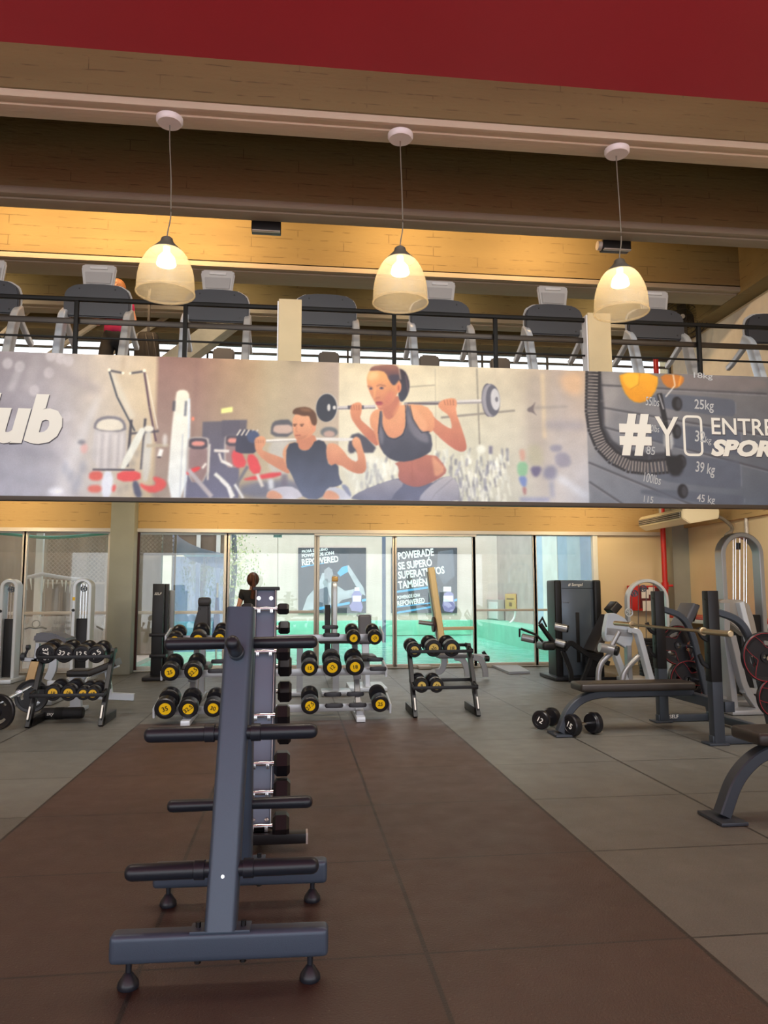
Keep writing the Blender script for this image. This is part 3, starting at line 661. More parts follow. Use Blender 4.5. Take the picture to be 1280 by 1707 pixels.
# seat arm and rollers
MB().bar([Q(938, 1085), Q(950, 1070), Q(983, 1094), Q(1015, 1106)], .07, .06, up=(0, 1, 0), fil=.05).build('seat_frame', M_BLACK, t, True)
MB().bar([Q(938, 1085), Q(952, 1120), Q(952, 1137)], .06, .06, up=(0, 1, 0), fil=.1).bar([Q(985, 1095), Q(970, 1138)], .06, .06, up=(0, 1, 0)).build('support_leg', M_BLACK, t, True)
MB().box(Q(910, 1076), (.2, .34, .12), bev=.055, seg=4).build('seat_pad', M_VINYL, t, True)
bk = MB().bar([Q(985, 1086), Q(1014, 1027)], .42, .10, up=(0, 0, 1), bev=.03); bk.build('backrest', M_VINYLB, t, True)
MB().bar([Q(1016, 1020), Q(1027, 1007)], .26, .12, bev=.03).build('head_pad', M_VINYLB, t, True)
def roller(p, L=.17, r=.055, col=M_SILVER, dx=0):
    p = Vector(p); q = Vector((L, -.06, -.012*3))
    o = MB().cyl(p, p+q, r, n=18, bev=.008).build('roller_pad', col, t, True)
    MB().cyl(p+q-(q.normalized()*.01), p+q+q.normalized()*.02, r*.95, n=18, bev=.006).build('roller_cap', M_BLACK, t, True)
roller(Q(924, 1044)); roller(Q(869, 1062)); roller(Q(925, 1070), .13)
MB().tube([Q(868, 1048), Q(893, 1058), Q(905, 1070)], .018, 8).tube([Q(900, 1040), Q(908, 1052), Q(925, 1075), Q(945, 1082)], .035, 10, fil=.1).build('lever_arm', M_BLACK, t, True)
MB().tube([Q(898, 1040), Q(904, 1030), Q(911, 1045)], .014, 8).tube([Q(866, 1062), Q(866, 1048)], .014, 8).build('adjuster', M_BLACK, t, True)
MB().box(Q(1000, 1140, 10.9), (.5, .5, .05), bev=.01).build('foot_platform', M_BLACK, t, True)
# ---------------------------------------------------------------- white seated machine with the arched stack
def arch(t, xa, xb, Y, ztop, w=.05, d=.12, m=None, z0=.03, fil=None, name='arch_frame'):
    r = (xb-xa)/2*(fil or .96); pts = [(xa, Y, z0), (xa, Y, ztop), (xb, Y, ztop), (xb, Y, z0)]
    # round the top with true arcs
    pts2 = [Vector((xa, Y, z0))] + [Vector(((xa+xb)/2-(xb-xa)/2*math.cos(q), Y, ztop-r+r*math.sin(q))) for q in [math.pi*i/18 for i in range(19)]] + [Vector((xb, Y, z0))]
    return MB().bar(pts2, w, d, up=(0, 1, 0), bev=.008).build(name, m or M_SILVER, t, True)
YA = 10.5
t = thing('arched_cable_machine', 'pale blue-white machine with a rounded arch frame and pulleys, behind the bench press uprights', 'exercise machine', (P(1080, 1130, YA).x, YA, 0))
xa, xb = P(1047, 1050, YA).x, P(1112, 1050, YA).x; zt = P(1080, 968, YA).z
arch(t, xa, xb, YA, zt, .045, .1, M_WHITEM)
MB().box(((xa+xb)/2, YA+.0, .04), (xb-xa+.1, .7, .06), bev=.01).build('base_frame', M_WHITEM, t, True)
def pulley(t, c, r=.05, m=None):
    Mx = Matrix.Translation(c) @ Euler((R_(90), 0, 0)).to_matrix().to_4x4()
    mb = MB().lathe([(r*.8, -.012), (r, -.014), (r*.9, 0), (r, .014), (r*.8, .012), (r*.8, -.012)], 24, Mx)
    for k in range(5): mb.box(Vector(c)+Vector((math.cos(k*1.256)*r*.45, 0, math.sin(k*1.256)*r*.45)), (r*.9, .016, r*.22), rot=(0, -k*1.256, 0))
    mb.cyl(Vector(c)-Vector((0, .02, 0)), Vector(c)+Vector((0, .02, 0)), r*.25, n=12); mb.build('pulley', m or M_DKSTEEL, t, True)
pulley(t, P(1057, 989, YA-.03)); pulley(t, P(1072, 981, YA-.03)); pulley(t, P(1048, 1021, YA-.1), .06, M_WHITEM)
cb = MB()
for px_, y0, y1 in ((1064, 972, 1110), (1077, 985, 1110), (1089, 972, 1060), (1053, 990, 1020)): cb.cyl(P(px_, y0, YA), P(px_, y1, YA), .006, n=6)
cb.build('cable', mat('grey_cable', '#5a5a5a', .4), t, True)
ws = MB()
for k in range(12): ws.box((P(1085, 1100, YA+.02).x, YA+.02, .12+k*.045), (.3, .14, .040), bev=.004)
ws.build('weight_stack', M_BLACK, t, True)
YB = 9.4
t = thing('seated_press_machine', 'pale blue-white seated machine with silver bent legs, left of the bench press uprights', 'exercise machine', (P(1040, 1130, YB).x, YB, 0))
q = lambda px, py, Y=YB: P(px, py, Y)
sh = [(1013, 1023), (1024, 1022), (1040, 1030), (1050, 1042), (1055, 1062), (1052, 1074), (1046, 1082), (1040, 1078), (1022, 1068), (1011, 1070), (1007, 1060), (1008, 1048)]
mb = MB().prism([(q(*p).x, q(*p).z) for p in sh], YB-.02, YB+.1, bev=.01); mb.build('side_cover', M_WHITEM, t, True)
MB().bar([q(1010, 1052), q(1052, 1056)], .09, .05, up=(0, 1, 0)).build('cover_rib', M_SILVER, t, True)
MB().bar([q(1050, 1050, YB-.1), q(1062, 1052, YB-.1), q(1086, 1142, YB-.1)], .07, .12, up=(0, 1, 0), fil=.06).build('leg', M_WHITEM, t, True)
MB().bar([q(1020, 1075), q(1040, 1130), q(1044, 1142)], .07, .12, up=(0, 1, 0), fil=.06).build('leg', M_WHITEM, t, True)
MB().bar([q(1046, 1076), q(1049, 1142)], .06, .1, up=(0, 1, 0)).build('leg', M_SILVER, t, True)
MB().tube([q(1032, 1053, YB-.2), q(1020, 1076, YB-.2)], .03).build('handle_tube', M_SILVER, t, True)
MB().tube([q(1019, 1088, YB-.22), q(998, 1108, YB-.22), q(997, 1142, YB-.22)], .035, 12, fil=.12).build('bent_leg', M_SILVER, t, True)
MB().tube([q(1064, 1094, YB-.15), q(1040, 1118, YB-.22), q(1036, 1142, YB-.22)], .035, 12, fil=.12).build('bent_leg', M_SILVER, t, True)
MB().box((q(1040, 1142).x, YB, .03), (.6, .6, .05), bev=.01).build('base_frame', M_WHITEM, t, True)
MB().cyl(q(999, 1079, YB-.25), q(1010, 1081, YB-.25), .058, n=18).cyl(q(1011, 1081, YB-.25), q(1024, 1084, YB-.27), .058, n=18).build('roller_pad', M_SILVER, t, True)
MB().cyl(q(1024, 1084, YB-.27), q(1031, 1086, YB-.3), .06, n=18, bev=.008).build('roller_cap', M_BLACK, t, True)
# ---------------------------------------------------------------- machine with grey pad, silver tall arch at right
YT = 8.6
t = thing('tall_cable_tower', 'tall silver cable tower with a rounded arch top at the right wall', 'exercise machine', (P(1235, 1150, YT).x, YT+.1, 0))
xa, xb = P(1204, 1000, YT).x, P(1267, 1000, YT).x; zt = P(1235, 892, YT).z
arch(t, xa, xb, YT, zt, .055, .16, M_SILVER)
cb = MB()
for px_, y1 in ((1222, 1010), (1226, 1010), (1233, 1020), (1240, 1010), (1244, 1010)): cb.cyl(P(px_, 897, YT), P(px_, y1, YT), .006, n=6)
cb.build('guide_rod', M_CHROME, t, True)
MB().cyl(P(1230, 905, YT), P(1230, 916, YT), .03, n=12).build('cable_ball', M_BLACK, t, True)
MB().box((P(1235, 1010, YT).x+.08, YT+.03, .55), (.26, .16, .95), bev=.01).build('weight_stack', M_BLACK, t, True)
MB().box(((xa+xb)/2-.05, YT, .035), (xb-xa+.35, .7, .06), bev=.01).build('base_frame', M_SILVER, t, True)
YS = 7.9
t = thing('seated_row_machine', 'silver framed machine with a rounded grey back shroud in front of the tall cable tower', 'exercise machine', (P(1235, 1180, YS).x, YS+.1, 0))
q = lambda px, py, Y=YS: P(px, py, Y)
sh = [(1203, 1003), (1212, 999), (1240, 1000), (1254, 1008), (1262, 1032), (1268, 1060), (1250, 1062), (1210, 1030)]
MB().prism([(q(*p).x, q(*p).z) for p in sh], YS+.05, YS+.2, bev=.01).build('back_shroud', mat('grey_shroud', '#9b948a', .4, .2), t, True)
MB().bar([q(1208, 1005), q(1208, 1062), q(1222, 1178)], .07, .1, up=(0, 1, 0)).build('frame_leg', M_SILVER, t, True)
MB().bar([q(1218, 1060, YS-.1), q(1238, 1145, YS-.1), q(1262, 1180, YS-.1)], .07, .1, up=(0, 1, 0), fil=.1).build('frame_leg', M_SILVER, t, True)
MB().bar([q(1232, 1004, YS+.02), q(1246, 1060, YS+.02), q(1272, 1175, YS+.02)], .06, .1, up=(0, 1, 0)).build('frame_leg', M_WHITEM, t, True)
MB().bar([q(1236, 1150, YS-.1), q(1258, 1152, YS-.1)], .06, .08, up=(0, 1, 0)).build('cross_bar', M_SILVER, t, True)
MB().box((q(1240, 1180).x, YS, .03), (.6, .55, .05), bev=.01).build('base_frame', M_SILVER, t, True)
YG = 9.3
t = thing('adjustable_seat_machine', 'machine with a grey reclined backrest seen between the bench press uprights', 'exercise machine', (P(1140, 1130, YG).x, YG, 0))
q = lambda px, py, Y=YG: P(px, py, Y)
MB().bar([q(1118, 1075), q(1150, 1008)], .36, .1, up=(0, 0, 1), bev=.03).build('backrest', M_VINYLG, t, True)
MB().bar([q(1148, 1035), q(1157, 1008)], .22, .04, up=(0, 0, 1)).build('backrest_shell', M_BLACK, t, True)
MB().box(q(1128, 1095), (.5, .35, .08), bev=.03).build('seat_pad', M_VINYL, t, True)
MB().bar([q(1118, 1098), q(1160, 1100)], .06, .07, up=(0, 1, 0)).bar([q(1128, 1098), q(1125, 1150)], .06, .07, up=(0, 1, 0)).bar([q(1158, 1070), q(1140, 1120), q(1150, 1150)], .05, .05, up=(0, 1, 0)).build('frame', M_WHITEM, t, True)
MB().box((q(1135, 1150).x, YG, .03), (.5, .5, .05), bev=.01).build('base_frame', M_WHITEM, t, True)
# fire point and counter by the right corner
t = thing('notice_cabinet', 'red framed cabinet with white papers on the wall near the red pipe', 'notice board', (P(1080, 1000, 12.8).x, 12.85, 1.1))
a, b = P(1052, 1018, 12.8), P(1108, 976, 12.8)
MB().box(((a.x+b.x)/2, 12.90, (a.z+b.z)/2), (b.x-a.x, .1, b.z-a.z), bev=.01).build('frame', M_REDP, t, True)
MB().box(((a.x+b.x)/2+.08, 12.845, (a.z+b.z)/2), ((b.x-a.x)*.66, .03, (b.z-a.z)*.82)).build('back_panel', mat('dim_maroon', '#5a1a20', .5), t, True)
for px_, py_, s in ((1075, 990, .13), (1086, 985, .11), (1078, 1010, .15), (1092, 1005, .12), (1098, 990, .08)):
    c = P(px_, py_, 12.825); MB().box(c, (s, .01, s*1.2)).build('paper', M_WHT, t, True)
t = thing('counter_table', 'long white counter with a red upper edge along the right wall', 'counter', (6.5, 11.3, 0))
za = P(1150, 1035, 11.5).z
MB().box((6.6, 10.6, za), (.7, 3.6, .06), bev=.01).build('worktop', M_WHITEF, t, True)
MB().box((6.6, 10.6, za+.05), (.7, 3.6, .04), bev=.008).build('red_edge', M_REDP, t, True)
for y_ in (9.0, 10.6, 12.2): MB().box((6.65, y_, za/2), (.5, .06, za-.05)).build('support_panel', mat('pale_wood_panel', '#bda27c', .5), t, True)
t = thing('wall_outlet', 'small cream socket on the right wall', 'socket', P(1142, 973, 10.8)); t.location.x = XR-.01
MB().box((-.005, 0, 0), (.012, .08, .12), bev=.003).build('plate', mat('ivory_plastic', '#e2d6b4', .4), t)
MB().box((-.013, 0, 0), (.006, .025, .045)).build('switch', M_PLASTD, t)
# ---------------------------------------------------------------- T-bar / lat machine by the pool
YC = 11.9
t = thing('lever_press_machine', 'lever machine with a leaning warm-lit and silver upright in front of the slogan poster', 'exercise machine', (P(755, 1120, YC).x, YC-.2, 0))
q = lambda px, py, Y=YC: P(px, py, Y)
MB().bar([q(718, 946), q(737, 1075), q(741, 1105)], .10, .14, up=(0, 1, 0), bev=.02).build('warm_lit_upright', mat('warm_lit_steel', '#ffe2a6', .4), t, True)  # warm lamp light put into the base colour of the steel
MB().bar([q(713, 953, YC+.1), q(730, 1070, YC+.1)], .05, .12, up=(0, 1, 0), bev=.01).build('side_upright', M_SILVER, t, True)
MB().bar([q(736, 1048), q(789, 1047)], .05, .09, up=(0, 1, 0)).build('cross_bar', mat('warm_silver', '#dcc8a0', .35), t, True)
MB().cyl(q(698, 1037), q(722, 1040), .035, n=14).build('bar_sleeve', M_SILVER, t, True)
MB().cyl(q(721, 1041), q(724, 1041), .12, n=24).build('weight_disc', mat('dark_maroon_disc', '#3a2022', .5), t, True)
MB().box(q(757, 1093, YC-.5), (.55, .3, .06), bev=.02).build('seat_pad', M_VINYLG, t, True)
for px_, x2 in ((772, 782), (802, 812)):
    MB().bar([q(px_-14, 1096, YC-.6), q(px_, 1098, YC-.6), q(x2-3, 1118, YC-.6), q(x2-3, 1128, YC-.6)], .09, .035, fil=.15, up=(0, 1, 0)).build('curved_leg', M_SILVER, t, True)
MB().bar([q(737, 1085, YC-.3), q(742, 1100, YC-.3), q(736, 1119, YC-.3), q(726, 1120, YC-.3)], .09, .06, fil=.12, up=(0, 1, 0)).build('front_leg', M_SILVER, t, True)
MB().bar([q(745, 1092, YC-.5), q(812, 1094, YC-.5)], .06, .07, up=(0, 1, 0)).build('seat_beam', M_WHITEM, t, True)
MB().tube([q(805, 1086, YC-.5), q(812, 1098, YC-.5)], .028).cyl(q(808, 1098, YC-.55), q(815, 1098, YC-.55), .045, n=14).build('adjuster_handle', M_BLACK, t, True)
ym = 12.05
t = thing('exercise_mat', 'pale grey-white exercise mat lying on the floor by the pool window', 'mat', G(855, 1118))
pts = [G(820, 1112), G(848, 1124), G(883, 1123), G(862, 1111)]
tb = bmesh.new(); f = tb.faces.new([tb.verts.new(p+Vector((0, 0, .004))) for p in pts]); r = bmesh.ops.extrude_face_region(tb, geom=[f])
for v in r['geom']:
    if isinstance(v, bmesh.types.BMVert): v.co.z += .035
bmesh.ops.recalc_face_normals(tb, faces=tb.faces[:]); mb = MB(); mb._add(tb); mb.build('mat_slab', mat('mat_grey', '#a9b2c2', .5), t, True)
t = thing('aerobic_step', 'small pale step lying flat on the floor behind the black rack by the pool', 'step', G(707, 1115))
MB().box(G(707, 1115)+Vector((0, 0, .03)), (.22, .25, .05), bev=.015).build('platform', M_PLAST, t, True)
# ---------------------------------------------------------------- white cable machine seen edge-on and bench behind the silver rack
YD = 11.4
t = thing('slim_cable_column', 'slim white cable machine column rising in front of the left poster', 'exercise machine', (P(558, 1110, YD).x, YD+.1, 0))
q = lambda px, py, Y=YD: P(px, py, Y)
a, b = q(552.5, 1000), q(564.5, 962)
MB().bar([(a.x+.05, YD, .02), (a.x+.05, YD, b.z-.1), (a.x+.05, YD+.12, b.z-.01), (a.x+.05, YD+.35, b.z-.05), (a.x+.05, YD+.4, .02)], b.x-a.x, .07, fil=.14, up=(1, 0, 0), bev=.01).build('arch_frame', M_WHITEM, t, True)
MB().box((a.x+.05, YD-.002, b.z-.03), (b.x-a.x-.01, .05, .08), bev=.02).build('cap', mat('gold_cap', '#caa05a', .35, .3), t, True)
MB().box((a.x-.05, YD+.2, .62), (.08, .25, 1.0), bev=.01).build('weight_stack', M_BLACK, t, True)
MB().box((a.x+.05, YD-.037, .95), (.03, .006, .35), bev=.002).build('slot', mat('grey_slot', '#7a7f88', .4), t, True)
t = thing('upright_bench', 'bench with a rounded grey-brown backrest standing between the silver rack and the pool window', 'weight bench', (P(608, 1110, 10.6).x, 10.5, 0))
q = lambda px, py, Y=10.6: P(px, py, Y)
a, b = q(597, 1062), q(619, 1025)
MB().box(((a.x+b.x)/2, 10.6, (a.z+b.z)/2-.05), (b.x-a.x, .09, b.z-a.z+.1), bev=.035, seg=3, rot=(R_(-10), 0, 0)).build('backrest', M_VINYLG, t, True)
MB().box(((a.x+b.x)/2, 10.65, b.z-.01), (b.x-a.x+.02, .06, .03), bev=.01).build('backrest_rim', M_WHITEM, t, True)
MB().bar([(q(608, 1070).x, 10.6, b.z-.2), (q(610, 1110).x, 10.55, .05)], .1, .07, up=(0, 1, 0)).bar([(q(608, 1070).x, 10.3, .4), (q(608, 1070).x, 10.2, .04)], .07, .07, up=(0, 1, 0)).build('frame', M_WHITEM, t, True)
MB().box((q(604, 1090).x, 10.3, .43), (.3, .45, .08), bev=.03).build('seat_pad', M_VINYLB, t, True)
MB().box((q(608, 1110).x, 10.4, .03), (.5, .7, .05), bev=.01).build('base_frame', M_WHITEM, t, True)
# low benches behind the silver rack (tan tops seen over its upper shelf)
for px_, lab in ((500, 'tan-topped low bench between the hexagonal dumbbells and the white column'), (560, 'tan-topped low bench at the foot of the slim white column')):
    t = thing('low_bench', lab, 'bench', (P(px_, 1100, 9.9).x, 9.9, 0)); c = P(px_, 1066, 9.9)
    MB().box((c.x, 9.9, c.z), (.40 if px_ < 540 else .46, .32, .09), bev=.03).build('bench_pad', M_VINYLB, t, True)
    MB().box((c.x, 9.9, c.z/2-.02), (.08, .08, c.z-.06)).box((c.x, 9.9, .03), (.38, .4, .05), bev=.01).build('frame', M_SILVER, t, True)
# black incline bench behind the left half of the silver rack
t = thing('incline_bench', 'black incline bench with a tall padded back, behind the left end of the silver rack', 'weight bench', (P(340, 1110, 9.6).x, 9.5, 0))
q = lambda px, py, Y=9.8: P(px, py, Y)
MB().prism([(q(*p).x, q(*p).z) for p in ((322, 1070), (322, 1045), (331, 1015), (331, 1001), (350, 1001), (351, 1016), (351, 1050), (349, 1075))], 9.75, 9.85, bev=.03).build('backrest', M_VINYLB, t, True)
MB().box(q(341, 1003, 9.76)+Vector((0, 0, 0)), (.16, .12, .11), bev=.04).build('head_pad', M_VINYLB, t, True)
MB().box((q(336, 1090).x, 9.4, .42), (.32, .5, .09), bev=.04).build('seat_pad', M_VINYLB, t, True)
MB().bar([(q(338, 1050).x, 9.88, .8), (q(336, 1100).x, 9.9, .04)], .07, .07, up=(0, 1, 0)).bar([(q(336, 1100).x, 9.3, .4), (q(336, 1100).x, 9.2, .04)], .07, .07, up=(0, 1, 0)).build('frame', M_SILVER, t, True)
MB().box((q(336, 1100).x, 9.55, .03), (.12, .9, .05), bev=.01).build('base_frame', M_SILVER, t, True)
# black cable tower
YK = 12.1
t = thing('black_cable_tower', 'narrow black cable tower beside the grey-green column', 'exercise machine', (P(267, 1120, YK).x, YK, 0))
a, b = P(256, 972, YK), P(270, 1125, YK)
MB().box(((a.x+b.x)/2, YK, a.z/2+.0), (b.x-a.x, .12, a.z-.02), bev=.01).build('column', M_BLACK, t, True)
c, d = P(272, 972, YK+.15), P(278, 1125, YK+.15)
MB().box(((c.x+d.x)/2, YK+.15, a.z/2), (d.x-c.x, .1, a.z-.02), bev=.01).build('rear_column', M_BLACK, t, True)
e, f = P(279, 985, YK+.3), P(288, 1120, YK+.3)
MB().box(((e.x+f.x)/2, YK+.3, a.z/2-.05), (f.x-e.x, .08, a.z-.12), bev=.01).build('grey_column', mat('mid_grey_steel', '#80868e', .4, .3), t, True)
MB().box(((a.x+d.x)/2, YK+.05, .03), (.34, .9, .05), bev=.01).box(((a.x+d.x)/2, YK, P(262, 1058, YK).z), (.27, .2, .05), bev=.01).box(((a.x+d.x)/2, YK, P(262, 1093, YK).z), (.25, .2, .05), bev=.01).build('cross_frame', M_BLACK, t, True)
text('lettering', 'SELF', .055, M_WHT, t, (P(264, 990, YK).x, YK-.063, P(264, 990, YK).z), world=True, shear=.3)
# ---------------------------------------------------------------- left side: arched towers, benches, barbell
def arch_tower(px0, px1, ytop, Y, label, sticker=None):
    a, b = P(px0, 1000, Y), P(px1, 1000, Y); zt = P(px0, ytop, Y).z
    t = thing('arched_cable_tower', label, 'exercise machine', ((a.x+b.x)/2, Y+.15, 0))
    arch(t, a.x+.03, b.x-.03, Y, zt, .05, .22, M_WHITEM)
    MB().box(((a.x+b.x)/2, Y+.02, .5), (b.x-a.x-.12, .1, .85), bev=.01).build('weight_stack', M_BLACK, t, True)
    r = MB()
    for k in (-.04, .0, .04): r.cyl(((a.x+b.x)/2+k, Y, .9), ((a.x+b.x)/2+k, Y, zt-.06), .008, n=6)
    r.build('guide_rod', M_CHROME, t, True)
    pulley(t, ((a.x+b.x)/2, Y-.02, zt-.13), .045)
    MB().cyl((a.x+.03, Y-.11, zt-.45), (a.x+.03, Y-.125, zt-.45), .022, n=12).build('bolt', M_BLACK, t, True)
    MB().box(((a.x+b.x)/2, Y, .035), (b.x-a.x+.05, .6, .06), bev=.01).build('base_frame', M_WHITEM, t, True)
    if sticker: MB().box((a.x+.03, Y-.112, zt-.28), (.035, .004, .05)).build('warning_sticker', M_YEL, t, True)
    return t
arch_tower(3, 34, 968, 11.9, 'white arched cable tower cut by the left edge of the photo')
arch_tower(123, 156, 967, 11.9, 'white arched cable tower with a yellow sticker, in front of the left window', True)
Yb = 8.9
t = thing('adjustable_bench', 'adjustable bench with a white frame and black pads, behind the left dumbbell rack', 'weight bench', (P(140, 1150, Yb).x, Yb, 0))
q = lambda px, py, Y=Yb: P(px, py, Y)
MB().box(q(136, 1121), (.26, .3, .075), bev=.03).build('seat_pad', M_VINYL, t, True)
MB().bar([q(152, 1121), q(197, 1103)], .30, .075, up=(0, 0, 1), bev=.03).build('backrest', M_VINYLB, t, True)
MB().bar([q(153, 1126), q(197, 1109)], .12, .035, up=(0, 0, 1)).build('backrest_frame', M_WHITEM, t, True)
MB().bar([q(127, 1124), q(127, 1185)], .12, .08, up=(0, 1, 0)).build('front_post', M_WHITEM, t, True)
MB().bar([q(80, 1140), q(132, 1140), q(140, 1125)], .07, .07, up=(0, 1, 0)).bar([q(178, 1112), q(184, 1158)], .05, .07, up=(0, 1, 0)).bar([q(130, 1158, Yb), q(224, 1162, Yb)], .08, .06, up=(0, 1, 0)).build('frame', M_WHITEM, t, True)
MB().box((q(127, 1180).x, Yb-.1, .025), (.2, .5, .04), bev=.01).build('foot', M_WHITEM, t, True)
t = thing('foam_barbell_pad', 'black cylindrical foam barbell pad on the floor under the left dumbbell rack', 'barbell pad', (P(103, 1180, 8.35).x, 8.35, 0))
a, b = P(70, 1178, 8.35), P(140, 1177, 8.35)
MB().cyl((a.x, 8.35, .062), (b.x, 8.35, .062), .058, n=22, bev=.01).build('foam_roll', mat('black_foam', '#1a191b', .7), t, True)
MB().cyl((a.x*.6+b.x*.4-.03, 8.35, .062), (a.x*.35+b.x*.65-.05, 8.35, .062), .060, n=22).build('strap', mat('black_strap', '#0c0c0d', .8), t, True)
text('lettering', 'sxy', .05, M_WHT, t, (a.x+.1, 8.29, .065), world=True, shear=.2)
Yp = 9.6
t = thing('preacher_bench', 'bench with chrome curved legs and a grey padded top, behind the left dumbbell rack', 'weight bench', (P(75, 1120, Yp).x, Yp, 0))
q = lambda px, py, Y=Yp: P(px, py, Y)
MB().prism([(q(*p).x, q(*p).z) for p in ((64, 1069), (66, 1056), (72, 1053), (98, 1054), (104, 1058), (120, 1064), (120, 1070), (100, 1071), (84, 1069))], Yp-.2, Yp+.2, bev=.02).build('top_pad', M_VINYLG, t, True)
MB().bar([q(60, 1100), q(55, 1118), q(50, 1136)], .10, .05, fil=.1, up=(0, 1, 0)).build('curved_leg', mat('bronze_reflecting_steel', '#b9976c', .25, .7), t, True)
MB().bar([q(85, 1072), q(91, 1110), q(80, 1133)], .10, .05, fil=.3, up=(0, 1, 0)).build('curved_leg', M_SILVER, t, True)
MB().bar([q(38, 1099), q(66, 1100)], .05, .05, up=(0, 1, 0)).bar([q(64, 1072), q(60, 1100)], .05, .05, up=(0, 1, 0)).build('frame', M_SILVER, t, True)
MB().tube([q(40, 1096), q(47, 1080)], .014).cyl(q(36, 1095), q(42, 1095), .05, n=12).cyl(q(44, 1079), q(50, 1079), .03, n=12).build('adjuster', M_PLASTD, t, True)
MB().box((q(66, 1134).x, Yp, .03), (.45, .5, .05), bev=.01).build('base_frame', M_SILVER, t, True)
t = thing('floor_barbell', 'loaded chrome barbell resting on the floor at the left edge', 'barbell', (P(30, 1160, 8.1).x, 8.3, 0))
a = P(-2, 1173, 7.75); b = P(57, 1142, 8.8); d = (b-a).normalized()
MB().cyl(a, b, .02, n=12).build('shaft', M_CHROME, t, True); MB().cyl(a+d*.05, a+d*.10, .03, n=14).cyl(a+d*.55, a+d*.57, .035, n=14).build('collar', M_CHROME, t, True)
def plate2(label, c, r, rz): 
    p = plate(label, c, r, 'Y', red=False); p.rotation_euler = (0, 0, rz); return p
ang = math.atan2(d.y, d.x)-R_(90)
plate2('black spoked weight plate on the near end of the floor barbell at the left edge', (a.x, a.y, .175), .17, ang-.3)
plate2('black spoked plate on the far end of the floor barbell at the left', (b.x-.02, b.y, .185), .18, ang)
# ---------------------------------------------------------------- printed banner on the mezzanine edge
BY = 8.0
bx0, bx1 = XL+.02, XR-.02
bz0, bz1 = 2.285, 3.80
t_ban = thing('banner', 'long printed gym banner with two people doing barbell squats, covering the mezzanine edge', 'banner', ((bx0+bx1)/2, BY+.03, bz0))
MB().box(((bx0+bx1)/2, BY+.035, (bz0+bz1)/2), (bx1-bx0, .05, bz1-bz0)).build('backing_panel', mat('banner_back', '#77706a', .7), t_ban, True)
MB().box(((bx0+bx1)/2, BY+.02, bz0-.02), (bx1-bx0, .10, .045), bev=.005).build('lower_rail', mat('dark_banner_rail', '#4a4038', .5, .3), t_ban, True)
# the print, painted into a raster by shapes and carried by a fine grid
SC = 1.0; CX0, CX1 = -60, 1330; HW, HH = CX1-CX0, 240
img = np.zeros((HH, HW, 3), np.float32)
yy_, xx_ = np.mgrid[0:HH, 0:HW].astype(np.float32)
def yt(x): return 587.5+37*x/1280.
def yb(x): return 829.+11*x/1280.
def cv(p): x, y = p; return (x-CX0, (y-yt(x))/(yb(x)-yt(x))*HH)
def rgbf(h): h = h.lstrip('#'); return np.array([int(h[i:i+2], 16)/255 for i in (0, 2, 4)], np.float32)
def blurm(m_, s):
    if s <= 0: return m_
    k = max(1, int(s*2)); x = np.arange(-k, k+1); g = np.exp(-x**2/(2*s*s)); g /= g.sum()
    m_ = np.pad(m_, k, mode='edge')
    m_ = sum(g[i]*m_[i:i+m_.shape[0]-2*k, :] for i in range(2*k+1)); m_ = sum(g[i]*m_[:, i:i+m_.shape[1]-2*k] for i in range(2*k+1)); return m_
def fillm(pts, blur, col, al=1., grad=None):
    xs_ = [p[0] for p in pts]; ys_ = [p[1] for p in pts]; pd = int(blur*3+2)
    x0, x1 = max(0, int(min(xs_))-pd), min(HW, int(max(xs_))+pd+1); y0, y1 = max(0, int(min(ys_))-pd), min(HH, int(max(ys_))+pd+1)
    if x1 <= x0 or y1 <= y0: return
    S = 3; gy, gx = np.mgrid[0:(y1-y0)*S, 0:(x1-x0)*S]; gx = x0+(gx+.5)/S; gy = y0+(gy+.5)/S; ins = np.zeros(gx.shape, bool)
    n = len(pts)
    for i in range(n):
        ax, ay = pts[i]; bx, by = pts[(i+1) % n]
        if ay == by: continue
        c = ((ay > gy) != (by > gy)) & (gx < (bx-ax)*(gy-ay)/(by-ay)+ax); ins ^= c
    m_ = ins.reshape(y1-y0, S, x1-x0, S).mean((1, 3)).astype(np.float32); m_ = blurm(m_, blur)*al
    cc = rgbf(col)[None, None, :]*np.ones((y1-y0, x1-x0, 1), np.float32)
    if grad is not None:
        f = np.clip((np.arange(y0, y1)-min(ys_))/(max(ys_)-min(ys_)+1e-3), 0, 1)[:, None, None]; cc = cc*(1-f)+rgbf(grad)[None, None, :]*f
    img[y0:y1, x0:x1] = img[y0:y1, x0:x1]*(1-m_[..., None])+cc*m_[..., None]
def smooth(pts, it=2):
    for _ in range(it):
        q = []
        for i in range(len(pts)):
            a, b = pts[i], pts[(i+1) % len(pts)]; q += [(a[0]*.75+b[0]*.25, a[1]*.75+b[1]*.25), (a[0]*.25+b[0]*.75, a[1]*.25+b[1]*.75)]
        pts = q
    return pts
